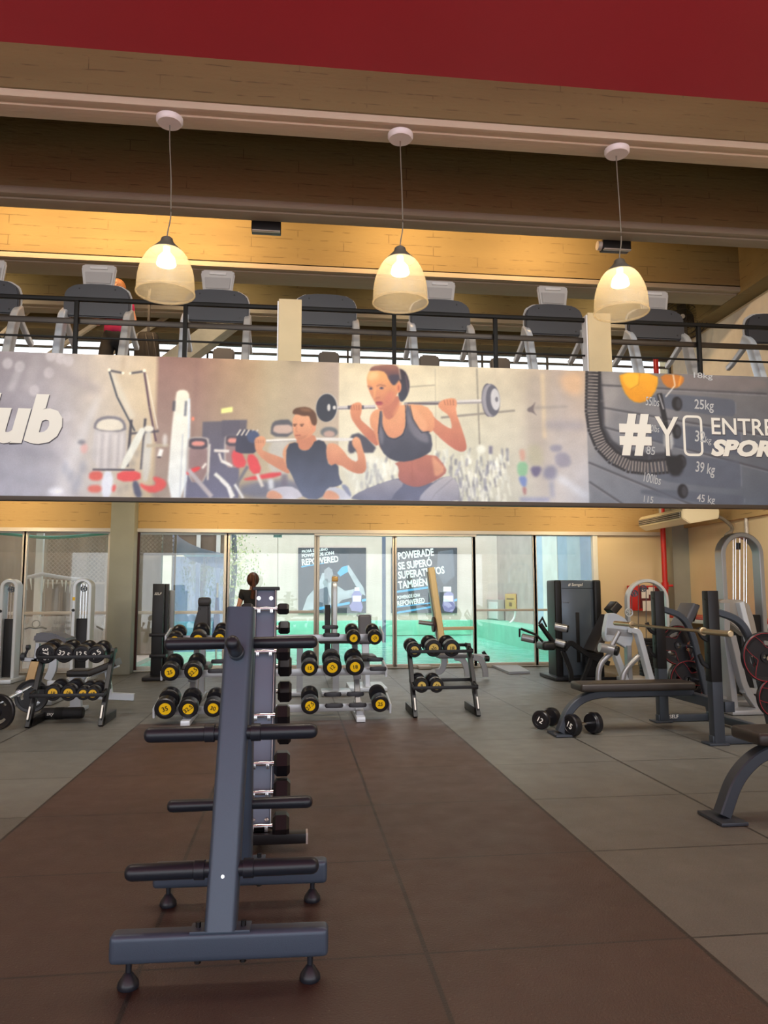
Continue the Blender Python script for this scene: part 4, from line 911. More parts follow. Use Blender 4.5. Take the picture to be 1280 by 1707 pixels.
class Zm:
    def __init__(s, ox, oy, k): s.o = (ox, oy, k)
    def __call__(s, p): ox, oy, k = s.o; return cv((ox+p[0]/k, oy+p[1]/k))
    def poly(s, pts, col, blur=.5, al=1., grad=None, sm=1): fillm(smooth([s(p) for p in pts], sm), blur, col, al, grad)
    def ell(s, c, rx, ry, col, blur=.6, al=1., rot=0.):
        ca, sa = math.cos(rot), math.sin(rot)
        s.poly([(c[0]+rx*math.cos(q)*ca-ry*math.sin(q)*sa, c[1]+rx*math.cos(q)*sa+ry*math.sin(q)*ca) for q in [2*math.pi*i/20 for i in range(20)]], col, blur, al, sm=1)
    def line(s, pts, w, col, blur=.5, al=1.):
        for a, b in zip(pts, pts[1:]):
            dx, dy = b[0]-a[0], b[1]-a[1]; L = math.hypot(dx, dy) or 1; nx, ny = -dy/L*w/2, dx/L*w/2
            s.poly([(a[0]+nx, a[1]+ny), (b[0]+nx, b[1]+ny), (b[0]-nx, b[1]-ny), (a[0]-nx, a[1]-ny)], col, blur, al, sm=0)
Px = Zm(0, 0, 1)
# ground tones from left to right
stops = [(-60, '#80787c', '#8f92a0'), (0, '#857d80', '#9a9cac'), (60, '#8d8587', '#a3a5b3'), (110, '#a59c98', '#b4b4bd'), (160, '#bdb0a0', '#b8b5b2'), (255, '#c9b699', '#b0a287'),
         (262, '#8d6d66', '#968a80'), (330, '#8f6f63', '#8d8078'), (370, '#9c7f68', '#8e8577'), (420, '#a58c6e', '#a59a85'), (452, '#aa9a7d', '#b0a892'), (520, '#a79680', '#b5aa97'), (563, '#a5958a', '#b5a992'),
         (566, '#cbbfa3', '#c6c8b8'), (640, '#cfc3a6', '#c9cbbd'), (728, '#cfc4a8', '#c3c8ba'), (732, '#c8bda2', '#c0c5b7'), (797, '#b9af98', '#bec2b4'), (860, '#b6ab96', '#b9bbb1'), (905, '#a89a8b', '#adaaa8'), (935, '#9c9088', '#b6b5b8'), (978, '#b39c86', '#a6acba'), (980, '#7f7b7b', '#6f7580'), (1330, '#5d5a5b', '#434b59')]
sx_ = np.array([s[0]-CX0 for s in stops], np.float32); ct = np.stack([rgbf(s[1]) for s in stops]); cb_ = np.stack([rgbf(s[2]) for s in stops]); ax_ = np.arange(HW)
T_ = np.stack([np.interp(ax_, sx_, ct[:, i]) for i in range(3)], 1); B_ = np.stack([np.interp(ax_, sx_, cb_[:, i]) for i in range(3)], 1)
f = (yy_/HH)[..., None]; img[:] = T_[None]*(1-f)+B_[None]*f
A = Zm(0, 580, 2.977)
# blurred left part: bokeh lights, streaks
for c in ((20, 85), (82, 100), (230, 130), (160, 220), (235, 45), (325, 350), (285, 60), (325, 70)): A.ell(c, 26, 28, '#bdb8ba', 1.5, .55)
A.line([(80, 110), (40, 220)], 34, '#b5b1b4', 3, .5); A.line([(170, 40), (120, 220)], 50, '#a9a3a5', 5, .5)
for y, c in ((330, '#767077'), (395, '#9f9da6'), (520, '#7e7f8d'), (610, '#9a9ca9'), (660, '#878997')): A.line([(-120, y-50), (300, y+30)], 50, c, 8, .45)
A.line([(240, 110), (490, 225)], 50, '#8f878a', 6, .5)
for p in ((300, 320), (480, 700)): pass
A.poly([(290, 640), (400, 400), (470, 250), (500, 240), (440, 420), (350, 700), (300, 740)], '#c9c9cc', 5, .5)
A.ell((290, 715), 40, 18, '#dfe3ee', 3, .7); A.ell((422, 505), 18, 26, '#cf9c98', 2, .7); A.ell((408, 475), 20, 12, '#4f5260', 2, .6)
for x, y in ((330, 600), (360, 640), (400, 660), (420, 600), (385, 700)): A.ell((x, y), 16, 36, '#7f879b', 4, .5)
B = Zm(130, 590, 4.7407)
B.line([(620, 20), (600, 900)], 8, '#b79e7c', 2, .5); B.line([(930, 50), (900, 1100)], 14, '#745a58', 3, .5); B.line([(340, 20), (335, 200)], 16, '#a38c70', 3, .6); B.line([(50, 20), (45, 300)], 14, '#a69b98', 3, .6)
B.poly([(985, 545), (1280, 535), (1280, 1140), (860, 1140), (860, 900), (985, 900)], '#5a5660', 1.2, 1, '#646781', sm=0)
B.poly([(1130, 440), (1220, 425), (1220, 465), (1130, 478)], '#dde08a', 1.2, 1, sm=0); B.ell((908, 522), 12, 18, '#d07a62', 1)
B.poly([(130, 520), (380, 500), (390, 920), (110, 930)], '#b6b3b5', 2, .8)
for x in (170, 230, 300, 350): B.line([(x, 640), (x-5, 910)], 16, '#cfcbcb', 2, .7); B.line([(x+28, 640), (x+22, 910)], 10, '#8f8c96', 2, .5)
B.poly([(120, 620), (130, 540), (200, 500), (320, 505), (375, 550), (385, 630)], '#77747c', 1.0, 1); B.poly([(140, 605), (150, 555), (205, 525), (310, 527), (355, 560), (360, 610), (250, 620)], '#cfc9b9', 1., 1)
B.poly([(225, 130), (520, 130), (600, 480), (440, 490)], '#c9b896', 4, .3)
B.line([(245, 160), (430, 520)], 40, '#c9c7b8', 3, .6); B.line([(230, 145), (300, 350), (450, 620)], 13, '#3f444e', .8); B.line([(232, 140), (340, 160)], 16, '#57555a', .8); B.ell((230, 135), 13, 13, '#e7e0cb'); B.ell((340, 160), 12, 12, '#e7e0cb')
B.line([(400, 162), (510, 145)], 16, '#57555a', .8); B.line([(510, 150), (560, 430), (620, 700)], 16, '#5b4651', .8); B.line([(530, 170), (630, 600)], 8, '#d9d2c2', .8); B.ell((510, 140), 14, 14, '#e7e0cb'); B.ell((398, 162), 11, 11, '#e7e0cb')
B.line([(420, 530), (400, 900)], 20, '#3f3d47', 1); B.line([(530, 520), (510, 920)], 18, '#3f3d47', 1); B.line([(415, 640), (640, 620)], 16, '#4b4750', 1)
B.poly([(530, 600), (590, 600), (580, 1010), (510, 1010)], '#b9b9b4', 2, .9); B.line([(545, 735), (720, 730)], 26, '#a79b86', 1, .9)
B.poly([(480, 600), (525, 590), (535, 625), (390, 925), (330, 920)], '#d3d5cb', 1); B.ell((560, 600), 40, 24, '#cfcdc0', 1.2)
B.ell((690, 690), 18, 50, '#c9c6c2', 2, .9); B.line([(665, 760), (650, 820)], 34, '#dcdcd8', 1.2); B.ell((650, 824), 18, 6, '#3e3a40', 1)
for x, y in ((440, 870), (470, 800), (430, 940), (470, 1040), (400, 1060), (350, 1080), (520, 1110), (610, 1110)): B.ell((x, y), 20, 30, '#8b8580', 3, .6)
B.poly([(205, 935), (295, 935), (285, 1140), (200, 1140)], '#cfd5e2', 1.5); B.line([(128, 922), (460, 924)], 14, '#4a4954', .9)
B.poly([(105, 935), (210, 935), (205, 1010), (100, 1005)], '#cd5f56', 1.6); B.poly([(320, 935), (505, 930), (510, 1010), (325, 1015)], '#cf4a4c', 1.4)
B.poly([(95, 1045), (200, 1040), (205, 1100), (100, 1100)], '#cc6a60', 1.8); B.poly([(290, 1040), (320, 1040), (310, 1095), (285, 1095)], '#cf5553', 1.5); B.poly([(440, 1010), (490, 1010), (530, 1140), (470, 1140)], '#4c5067', 1.5)
B.poly([(595, 980), (640, 975), (715, 1010), (705, 1070), (600, 1110), (510, 1060), (500, 1020), (560, 1050), (640, 1040)], '#cc4f4e', 1.5)
# tall white column
B.poly([(765, 350), (775, 295), (850, 290), (880, 340), (885, 600), (865, 1140), (715, 1140), (740, 600)], '#d6d2c0', 1.2, 1, '#d3dce0', sm=1)
B.line([(755, 380), (752, 460)], 22, '#55525a', 1.2); B.line([(850, 380), (845, 500)], 18, '#5d6270', 1.2, .9); B.line([(872, 360), (880, 640), (855, 1140)], 18, '#c2cdd8', 1, .8); B.line([(830, 640), (820, 1140)], 8, '#9ea7b2', 1, .7)
def mach(cx, cy, w, h):
    B.poly([(cx-w/2, cy+h), (cx-w/2, cy+20), (cx-w/3, cy), (cx+w/3, cy), (cx+w/2, cy+20), (cx+w/2, cy+h)], '#a9a39e', 1.2); B.poly([(cx-w*.4, cy+h), (cx-w*.4, cy+20), (cx+w*.4, cy+20), (cx+w*.4, cy+h)], '#8a7373', 1.4)
    B.poly([(cx-w*.42, cy+95), (cx-w*.42, cy+20), (cx-w*.25, cy+8), (cx+w*.25, cy+8), (cx+w*.4, cy+25), (cx+w*.4, cy+95)], '#4d4650', 1.); B.poly([(cx-w*.3, cy+70), (cx-w*.28, cy+32), (cx+w*.28, cy+32), (cx+w*.28, cy+70)], '#c8867c', 1.2)
mach(955, 665, 180, 350); mach(1225, 640, 130, 260)
B.line([(1045, 720), (1035, 1000)], 14, '#c6c3bd', 1); B.poly([(865, 930), (960, 890), (985, 915), (870, 970)], '#cf4144', 1.2); B.line([(880, 920), (1070, 1130)], 34, '#a8a3a8', 1.2); B.line([(990, 910), (1020, 870)], 18, '#d9d4cc', 1)
B.line([(1090, 950), (1150, 1000), (1200, 1050), (1240, 1130)], 28, '#d4d7d2', 1.); B.line([(1080, 770), (1200, 775)], 22, '#cdc8c2', 1.); B.line([(1120, 790), (1140, 850), (1210, 880)], 18, '#cdc8c2', 1.)
# middle machines behind the man
D = Zm(370, 660, 4.7407)
D.poly([(0, 200), (200, 195), (190, 320), (0, 330)], '#55525f', 1.2, .9, sm=0)
D.poly([(150, 690), (640, 650), (640, 810), (150, 810)], '#5f6680', 4, .8)
D.poly([(385, 330), (390, 230), (430, 195), (560, 190), (565, 330)], '#59595f', 1.2); D.poly([(405, 300), (410, 245), (440, 235), (560, 232), (560, 305)], '#b9a296', 1.2)
D.poly([(370, 340), (560, 340), (560, 640), (380, 640)], '#b4b4b0', 2.5, .8); D.ell((850, 290), 70, 42, '#666a6d', 1.3); D.ell((850, 305), 46, 26, '#a98f85', 1.3)
D.poly([(75, 440), (150, 430), (215, 560), (100, 580)], '#c84a50', 1.4); D.poly([(195, 470), (270, 465), (330, 610), (235, 625)], '#c9474d', 1.2); D.poly([(170, 655), (470, 595), (480, 640), (200, 675)], '#c9474d', 1.4)
D.line([(210, 560), (100, 745)], 24, '#6c6d76', 1.2); D.line([(0, 665), (60, 720), (90, 810)], 24, '#d8dadb', 1.); D.line([(110, 700), (180, 810)], 20, '#cfd2d4', 1.); D.line([(0, 520), (90, 560)], 18, '#d0cfcb', 1.2); D.line([(285, 620), (330, 720)], 26, '#c8c4be', 1.2); D.line([(500, 620), (500, 720)], 50, '#6a6676', 2, .8); D.line([(390, 660), (400, 740)], 40, '#c5cbd3', 2)
# right background equipment
E_ = Zm(500, 600, 3.5556)
rs = np.random.RandomState(3)
for k in range(230):
    x = rs.uniform(800, 1240) if k % 3 else rs.uniform(330, 580); y = rs.uniform(520, 830) if k % 3 else rs.uniform(560, 760); E_.line([(x, y), (x+rs.uniform(-18, 18), y+rs.uniform(30, 80))], rs.uniform(6, 16), ('#d9dccf', '#c2c6bd', '#7c7f88', '#6a6c7a', '#e3e5da')[rs.randint(5)], 1.3, .75)
E_.poly([(235, 600), (300, 560), (480, 560), (560, 700), (400, 750), (330, 800)], '#d0d6cf', 4, .45)
E_.poly([(290, 450), (370, 430), (480, 552), (300, 552)], '#4b4c58', 1.2)
E_.line([(808, 50), (808, 540)], 4, '#9c9480', .7, .8); E_.line([(650, 160), (805, 148)], 6, '#8d8675', .8, .8); E_.line([(1056, 45), (1066, 500)], 8, '#7f7a70', .8, .9); E_.line([(228, 30), (228, 480)], 4, '#b8ab92', 1, .6)
E_.line([(838, 342), (1280, 298)], 13, '#8b857c', .7)
Dd = Zm(760, 610, 5.333)
for k in range(50):
    x = rs.uniform(10, 470); y = rs.uniform(760, 1180); Dd.line([(x, y), (x+rs.uniform(-20, 20), y+rs.uniform(30, 130))], rs.uniform(10, 28), ('#dcdfd6', '#8c8fa0', '#777a8f', '#cfd3cc', '#eceee6')[rs.randint(5)], 1.4, .7)
Dd.ell((225, 740), 40, 40, '#d9dcd0', 2); Dd.line([(310, 710), (308, 780)], 30, '#6d6b80', 1.5)
Dd.poly([(630, 100), (800, 50), (800, 820), (640, 820)], '#9b928b', 5, .5); Dd.line([(785, 60), (790, 640)], 30, '#c7b595', 2.5, .8); Dd.poly([(930, 100), (1000, 50), (1150, 50), (1150, 260), (980, 240)], '#caa886', 6, .8)
Dd.line([(800, 520), (1160, 530)], 80, '#8f8a91', 5, .7); Dd.line([(700, 370), (1000, 355)], 14, '#857e7c', 2, .8); Dd.poly([(640, 375), (690, 350), (722, 305), (700, 365), (700, 400), (735, 448), (690, 410), (645, 405)], '#6d6567', .8)
Dd.poly([(560, 740), (610, 735), (620, 800), (600, 850), (575, 840)], '#b98e80', 2, .9); Dd.poly([(540, 850), (640, 850), (625, 980), (545, 975)], '#7fae8c', 1.6); Dd.poly([(545, 975), (630, 975), (615, 1080), (575, 1060)], '#6b80b3', 1.6); Dd.poly([(580, 1070), (620, 1070), (615, 1140), (595, 1140)], '#9a6f70', 1.6)
Dd.poly([(630, 700), (760, 690), (780, 890), (640, 890)], '#a5a28c', 4, .8); Dd.poly([(650, 890), (770, 885), (730, 980), (680, 980)], '#635f7c', 2); Dd.poly([(870, 770), (1000, 760), (1030, 890), (890, 900)], '#8d8b9a', 2.2); Dd.poly([(835, 700), (945, 695), (940, 760), (840, 760)], '#8a8998', 2)
Dd.poly([(770, 900), (890, 870), (890, 1010), (770, 1000)], '#73758f', 3, .8); Dd.line([(900, 980), (1160, 1160)], 50, '#c9d3e2', 5, .6); Dd.line([(560, 1180), (820, 1180)], 40, '#8087a8', 2.5, .8); Dd.line([(840, 1020), (850, 1160)], 30, '#7c84a4', 3, .7)
# the man
D.poly([(355, 815), (375, 745), (480, 715), (590, 720), (670, 815)], '#b4b6c4', .8); D.poly([(355, 815), (370, 755), (420, 745), (480, 780), (490, 815)], '#c9947a', 1.)
D.poly([(800, 815), (800, 760), (850, 720), (920, 720), (1030, 780), (1020, 820)], '#b6bcca', .8); D.poly([(800, 815), (802, 765), (850, 740), (920, 770), (940, 820)], '#c9947a', 1.); D.poly([(935, 700), (990, 700), (1030, 780), (1015, 800)], '#7d86a0', 1.)
D.line([(350, 362), (600, 350)], 22, '#d9d6ce', .7); D.line([(740, 345), (1040, 348)], 24, '#c9c7c2', .7); D.line([(350, 370), (600, 358)], 8, '#97928f', .6)
D.poly([(110, 400), (125, 300), (180, 268), (260, 280), (290, 310), (300, 460), (110, 460)], '#3d3f50', .8)
for k in range(5): D.line([(120+k*35, 320), (150+k*34, 272)], 12, '#c7c0b4', .7)
D.ell((250, 330), 50, 50, '#44506e', 1.2)
D.poly([(1000, 370), (1050, 350), (1060, 450), (1000, 460)], '#4a4a58', 1.2)
D.poly([(258, 345), (300, 320), (345, 330), (350, 385), (320, 420), (330, 440), (490, 495), (520, 520), (545, 600), (530, 620), (470, 590), (330, 510), (270, 440), (262, 400)], '#c8916f', .8, 1, '#b87a62')
for k in range(4): D.line([(268+k*20, 352), (276+k*18, 380)], 5, '#96604c', .6, .7)
D.poly([(480, 480), (490, 420), (530, 380), (600, 370), (590, 560), (540, 620)], '#c99371', .8)
D.poly([(830, 380), (900, 375), (960, 430), (1010, 500), (1080, 530), (1070, 440), (1030, 390), (1030, 350), (1060, 320), (1095, 340), (1110, 400), (1140, 500), (1145, 590), (1100, 620), (1020, 600), (930, 540), (860, 560), (820, 480)], '#cc9674', .8, 1, '#b5765f')
D.poly([(600, 330), (730, 300), (760, 380), (700, 440), (610, 430), (590, 380)], '#b87a5f', .8)
D.poly([(515, 390), (600, 365), (610, 420), (650, 440), (700, 425), (745, 345), (830, 370), (825, 470), (850, 560), (920, 530), (930, 650), (965, 690), (900, 720), (840, 720), (790, 815), (660, 815), (600, 720), (545, 600), (510, 560)], '#363a47', .7, 1, '#5a6580')
D.poly([(560, 160), (640, 120), (740, 160), (745, 260), (720, 310), (660, 350), (600, 358), (575, 330), (560, 260)], '#d8a17c', .7, 1, '#c08264')
D.poly([(690, 190), (700, 260), (720, 300), (745, 240), (750, 180)], '#c58c6b', .8); D.ell((728, 262), 16, 28, '#c98a6c', .6)
D.poly([(558, 150), (562, 115), (600, 95), (680, 90), (740, 130), (755, 200), (745, 240), (715, 235), (700, 190), (690, 160), (640, 165), (600, 150)], '#5d4030', .8, 1); D.poly([(600, 100), (680, 98), (720, 130), (640, 130)], '#8a6246', 1.5, .7)
for x in (577, 632): D.line([(x-14, 232), (x+18, 230)], 9, '#5a3a2e', .7, .9); D.ell((x, 242), 9, 5, '#3a2a28', .6, .8)
D.line([(592, 245), (585, 285), (602, 292)], 6, '#a96f54', .9, .8); D.line([(582, 318), (625, 316)], 9, '#8f4f44', .8, .9); D.poly([(585, 330), (660, 320), (690, 300), (650, 350), (600, 356)], '#a87056', 1.2, .6)
# the woman
E_.line([(205, 288), (450, 278)], 20, '#b4afaf', .6); E_.line([(205, 294), (450, 286)], 6, '#726e74', .5); E_.line([(285, 284), (380, 282)], 22, '#4f4e59', .6)
E_.line([(620, 262), (1085, 246)], 20, '#8f8b8c', .6); E_.line([(930, 245), (1085, 238)], 14, '#c5c1bd', .6); E_.line([(640, 258), (830, 260)], 8, '#5a5257', .6)
E_.ell((160, 285), 66, 87, '#b9b5ae', .6, 1, .06); E_.ell((158, 287), 62, 84, '#363a45', .6, 1, .06); E_.ell((172, 285), 10, 22, '#c3c1bd', .6); E_.ell((205, 285), 10, 12, '#c3c1bd', .6)
E_.ell((1120, 236), 38, 100, '#55535f', .6, 1, -.03); E_.ell((1140, 238), 50, 100, '#6d6c76', .6, 1, -.04); E_.ell((1128, 238), 44, 96, '#a09fa5', .6, .6, -.04); E_.ell((1150, 238), 42, 92, '#5b5b66', .6, 1, -.04); E_.ell((1164, 232), 28, 66, '#b3b3b6', .8, 1, -.06); E_.ell((1172, 232), 9, 16, '#6b6b74', .6)
E_.poly([(300, 828), (330, 795), (430, 750), (560, 705), (600, 700), (760, 740), (870, 680), (930, 720), (945, 790), (930, 838)], '#5a6078', .8)
E_.poly([(300, 828), (330, 795), (430, 750), (560, 705), (590, 708), (620, 735), (560, 790), (540, 832)], '#8b8b98', .9, 1, '#6a7088'); E_.poly([(700, 838), (720, 790), (800, 720), (880, 680), (930, 715), (945, 790), (930, 838)], '#a5a3aa', .9, 1, '#85889a'); E_.line([(905, 700), (800, 790), (770, 836)], 5, '#7b7b88', .9, .8); E_.line([(780, 715), (700, 750)], 14, '#4a4d60', 2, .7)
E_.poly([(555, 605), (790, 545), (870, 640), (860, 680), (760, 735), (690, 755), (620, 735), (580, 700), (590, 640)], '#b07060', .8, 1, '#8e5a58'); E_.poly([(780, 560), (810, 590), (868, 650), (800, 700), (790, 640)], '#d09a78', 1.5, .7); E_.line([(664, 600), (668, 720)], 5, '#8f544c', 1.2, .6)
E_.poly([(300, 270), (345, 250), (370, 262), (368, 310), (355, 350), (400, 390), (460, 440), (470, 525), (400, 470), (320, 375), (300, 330)], '#c48664', .7, 1, '#ab6a58')
for k in range(4): E_.line([(304+k*16, 268), (310+k*14, 300)], 4, '#8a4f42', .5, .7)
E_.poly([(820, 260), (850, 235), (920, 222), (938, 250), (925, 300), (960, 400), (990, 500), (985, 540), (940, 545), (860, 490), (790, 420), (770, 400), (760, 300), (830, 370), (895, 410), (905, 400), (890, 330), (830, 290)], '#cc8f6c', .7, 1, '#a96658')
for k in range(4): E_.line([(858+k*18, 236), (866+k*16, 268)], 4, '#8a4f42', .5, .7)
E_.poly([(414, 340), (440, 300), (480, 290), (640, 262), (750, 268), (800, 330), (800, 420), (740, 440), (520, 560), (470, 520), (440, 420), (420, 400)], '#cf966f', .8, 1, '#c08064')
E_.poly([(490, 270), (580, 200), (600, 255), (560, 340), (520, 360), (495, 320)], '#b0705c', .8); E_.line([(600, 250), (560, 330)], 20, '#c98a68', 1.5, .7); E_.poly([(640, 275), (700, 290), (770, 400), (720, 430), (670, 360)], '#d6a07a', 2, .6)
E_.poly([(477, 300), (492, 305), (490, 400), (520, 455), (560, 470), (610, 445), (630, 390), (630, 265), (652, 270), (670, 350), (720, 430), (775, 420), (790, 530), (740, 570), (640, 605), (550, 600), (480, 540), (462, 440)], '#5b5a66', .7, 1, '#3f4352')
E_.poly([(640, 280), (660, 350), (700, 410), (760, 440), (770, 500), (690, 470), (640, 400)], '#85838e', 2, .55); E_.poly([(465, 440), (480, 380), (500, 450), (490, 520)], '#85838e', 1.5, .5)
E_.line([(478, 305), (466, 440)], 4, '#2f313d', .5); E_.line([(490, 400), (520, 460), (565, 473), (612, 447), (632, 390), (628, 268)], 4, '#2f313d', .5); E_.line([(655, 270), (672, 350), (722, 432), (772, 425)], 4, '#2f313d', .5)
E_.poly([(580, 45), (625, 60), (650, 110), (655, 170), (635, 225), (605, 255), (585, 225), (590, 150)], '#3d343e', .7, 1, '#3d4250'); E_.line([(630, 90), (645, 190)], 4, '#7b6266', .7, .7)
F_ = Zm(600, 600, 12.8)
F_.poly([(150, 350), (230, 200), (560, 200), (860, 420), (890, 560), (820, 700), (770, 800), (700, 920), (560, 1010), (480, 1080), (420, 1080), (360, 960), (290, 850), (210, 690), (160, 540)], '#d9a068', .9, 1, '#b0705e')
F_.poly([(160, 330), (240, 240), (400, 230), (420, 380), (200, 460)], '#dcb988', 3, .7); F_.poly([(560, 700), (740, 640), (740, 800), (600, 960), (520, 980)], '#bb7462', 3, .7)
F_.poly([(200, 230), (270, 130), (500, 100), (760, 90), (850, 170), (870, 400), (800, 460), (740, 560), (640, 450), (560, 260), (420, 220), (280, 230)], '#8a5c52', .9, 1, '#4c414e'); F_.poly([(600, 320), (860, 300), (860, 420), (740, 560), (660, 450)], '#413f50', 1.5, .8); F_.line([(280, 150), (520, 120), (820, 180)], 40, '#a98170', 3, .5)
F_.ell((845, 590), 52, 115, '#cf8a66', .8, 1, .1); F_.ell((835, 600), 22, 70, '#a85f4e', 1, .8)
F_.line([(850, 170), (880, 420)], 22, '#d0b9a4', 1, .8)
F_.line([(360, 560), (440, 530), (560, 560)], 18, '#7c4f4a', 1, .9); F_.line([(170, 560), (270, 590)], 18, '#7c4f4a', 1, .9); F_.ell((470, 605), 46, 24, '#5f5468', .8); F_.ell((470, 600), 18, 16, '#2e2e3c', .6); F_.ell((240, 615), 38, 24, '#5f5468', .8); F_.ell((245, 612), 14, 14, '#2e2e3c', .6)
F_.line([(330, 600), (310, 800), (340, 830)], 26, '#dba673', 1.5, .8); F_.line([(330, 830), (440, 800)], 26, '#a0624f', 1.2, .8); F_.ell((420, 930), 80, 40, '#9a4a54', 1, .95); F_.line([(350, 912), (480, 912)], 10, '#5a2c3c', .6); F_.ell((430, 1005), 60, 18, '#cf8f74', 1.2, .7)
# weight-stack close-up on the right
H_8 = Zm(850, 600, 2.977)
H_8.poly([(385, 55), (420, 55), (600, 60), (400, 500), (388, 500)], '#9a9694', 6, .5)
for a, b in (((460, 120), (1290, 160)), ((450, 230), (1290, 370)), ((470, 330), (1290, 545)), ((388, 505), (900, 715)), ((388, 600), (560, 715))):
    H_8.line([a, b], 8, '#3a3940', 1.2, .85); H_8.line([(a[0], a[1]+9), (b[0], b[1]+9)], 3, '#8b8d93', .8, .6)
H_8.poly([(600, 60), (1290, 75), (1290, 150), (760, 135)], '#6f6564', 3, .6)
for (x0, y0, x1, y1) in ((690, 165, 1130, 280), (690, 320, 1150, 470), (660, 470, 1140, 640), (640, 640, 1150, 720)):
    H_8.poly([(x0, y0-10), (x1-20, y0+20), (x1, y0+40), (x1-2, y1-20), (x1-25, y1), (x0, y1-55)], '#4b5160', 1.2, .75, sm=1); H_8.line([(x1, y0+40), (x1-2, y1-20)], 3, '#7e838e', .7, .7)
for c in ((838, 212), (828, 350), (845, 500), (847, 645)): H_8.ell(c, 26, 36, '#1b1b20', 1.); H_8.ell((c[0]+8, c[1]), 14, 26, '#33333a', 1.2)
path = [(425, 50), (420, 150), (415, 250), (425, 340), (455, 420), (510, 480), (590, 520), (680, 530), (790, 520)]
H_8.line([(440, 50), (450, 200), (450, 330), (490, 410), (560, 460), (690, 480), (800, 475)], 44, '#33333a', 2)
pp_ = []
for a, b in zip(path, path[1:]):
    for k in range(6): pp_.append((a[0]+(b[0]-a[0])*k/6, a[1]+(b[1]-a[1])*k/6))
for i, p in enumerate(pp_):
    q = pp_[min(i+1, len(pp_)-1)]; r_ = pp_[max(i-1, 0)]; dx, dy = q[0]-r_[0], q[1]-r_[1]; L = math.hypot(dx, dy); nx, ny = -dy/L, dx/L
    H_8.line([(p[0]-nx*38, p[1]-ny*38), (p[0]+nx*38, p[1]+ny*38)], 15, '#222126', .7)
    H_8.line([(p[0]-nx*26, p[1]-ny*26), (p[0]+nx*26, p[1]+ny*26)], 6, '#a59c95', .7, .95)
H_8.poly([(555, 55), (750, 60), (745, 130), (700, 195), (640, 212), (590, 180), (560, 110)], '#d9981f', 1., 1, '#c98512'); H_8.poly([(570, 60), (658, 60), (650, 120), (610, 140), (575, 110)], '#e6ad2e', 1.5, .8); H_8.line([(658, 60), (650, 115), (610, 140)], 3, '#a86d14', .8)
H_8.poly([(755, 62), (880, 68), (875, 110), (830, 138), (780, 125)], '#b06c26', 1.); H_8.line([(825, 65), (832, 120), (782, 178)], 5, '#d9d5cd', .8); H_8.line([(865, 70), (850, 125)], 6, '#e0a040', 1, .8)
H_8.line([(752, 160), (775, 300), (785, 520)], 26, '#1f1f24', .9); H_8.line([(750, 165), (770, 240)], 6, '#c9c9cb', .7, .8); H_8.poly([(765, 340), (810, 340), (812, 440), (762, 440)], '#b3b3b2', 1.5, .8); H_8.poly([(770, 470), (860, 470), (850, 570), (780, 570)], '#1a1b20', 2)
# fine grain of the print
hz_ = rgbf('#aeb0ba')[None, None, :]; g_ = img.mean(2, keepdims=True); img = img*.95+g_*.05; img = np.clip((img-.55)*1.12+.55, 0, 1); fh = (.0+.12*yy_/HH)[..., None]; img = img*(1-fh)+hz_*fh
lf = np.zeros((HH, HW), np.float32)
for s_, a_ in ((5, .012), (14, .015)):
    q = rs.normal(0, 1, (HH, HW)).astype(np.float32); q = blurm(q, s_); lf += a_*q/q.std()
img *= (1+lf)[..., None]; img = np.stack([blurm(img[..., c_], .6) for c_ in range(3)], -1)
img *= (1+rs.normal(0, .012, img.shape[:2]))[..., None]; img = np.clip(img, 0, 1)
lin = np.where(img <= .04045, img/12.92, ((img+.055)/1.055)**2.4)
def gx_(i): return P(CX0+i, 715, BY-.006).x
gxs = np.array([gx_(i) for i in range(HW)]); gzs = bz1-(bz1-bz0)*np.arange(HH)/(HH-1)
gxs[0] = bx0; gxs[-1] = bx1
me = bpy.data.meshes.new('print'); V = np.zeros((HH, HW, 3), np.float32); V[..., 0] = gxs[None]-t_ban.location.x; V[..., 1] = BY+.004-t_ban.location.y; V[..., 2] = gzs[:, None]-t_ban.location.z
nf = (HH-1)*(HW-1); me.vertices.add(HH*HW); me.vertices.foreach_set('co', V.ravel()); me.loops.add(nf*4); me.polygons.add(nf)
ii = np.arange(HH*HW).reshape(HH, HW); quad = np.stack([ii[1:, :-1], ii[1:, 1:], ii[:-1, 1:], ii[:-1, :-1]], -1).reshape(-1)
me.loops.foreach_set('vertex_index', quad); me.polygons.foreach_set('loop_start', np.arange(nf)*4); me.update(calc_edges=True)
lin = np.clip(lin*1.25, 0, 1)
ca = me.color_attributes.new('ink', 'FLOAT_COLOR', 'POINT'); cc = np.ones((HH*HW, 4), np.float32); cc[:, :3] = lin.reshape(-1, 3); ca.data.foreach_set('color', cc.ravel())
M_PRINT = bpy.data.materials.new('printed_vinyl'); M_PRINT.use_nodes = True; nt = M_PRINT.node_tree; b = nt.nodes['Principled BSDF']; vc = nt.nodes.new('ShaderNodeVertexColor'); vc.layer_name = 'ink'
nt.links.new(vc.outputs[0], b.inputs['Base Color']); b.inputs['Roughness'].default_value = .55
me.materials.append(M_PRINT); po = bpy.data.objects.new('printed_picture', me); C.objects.link(po); po.parent = t_ban
M_LET = mat('warm_white_ink', '#e4e0d6', .55); M_LETG = mat('grey_white_ink', '#b9babb', .55); M_LETD = mat('letter_shadow_ink', '#4f4b52', .6)
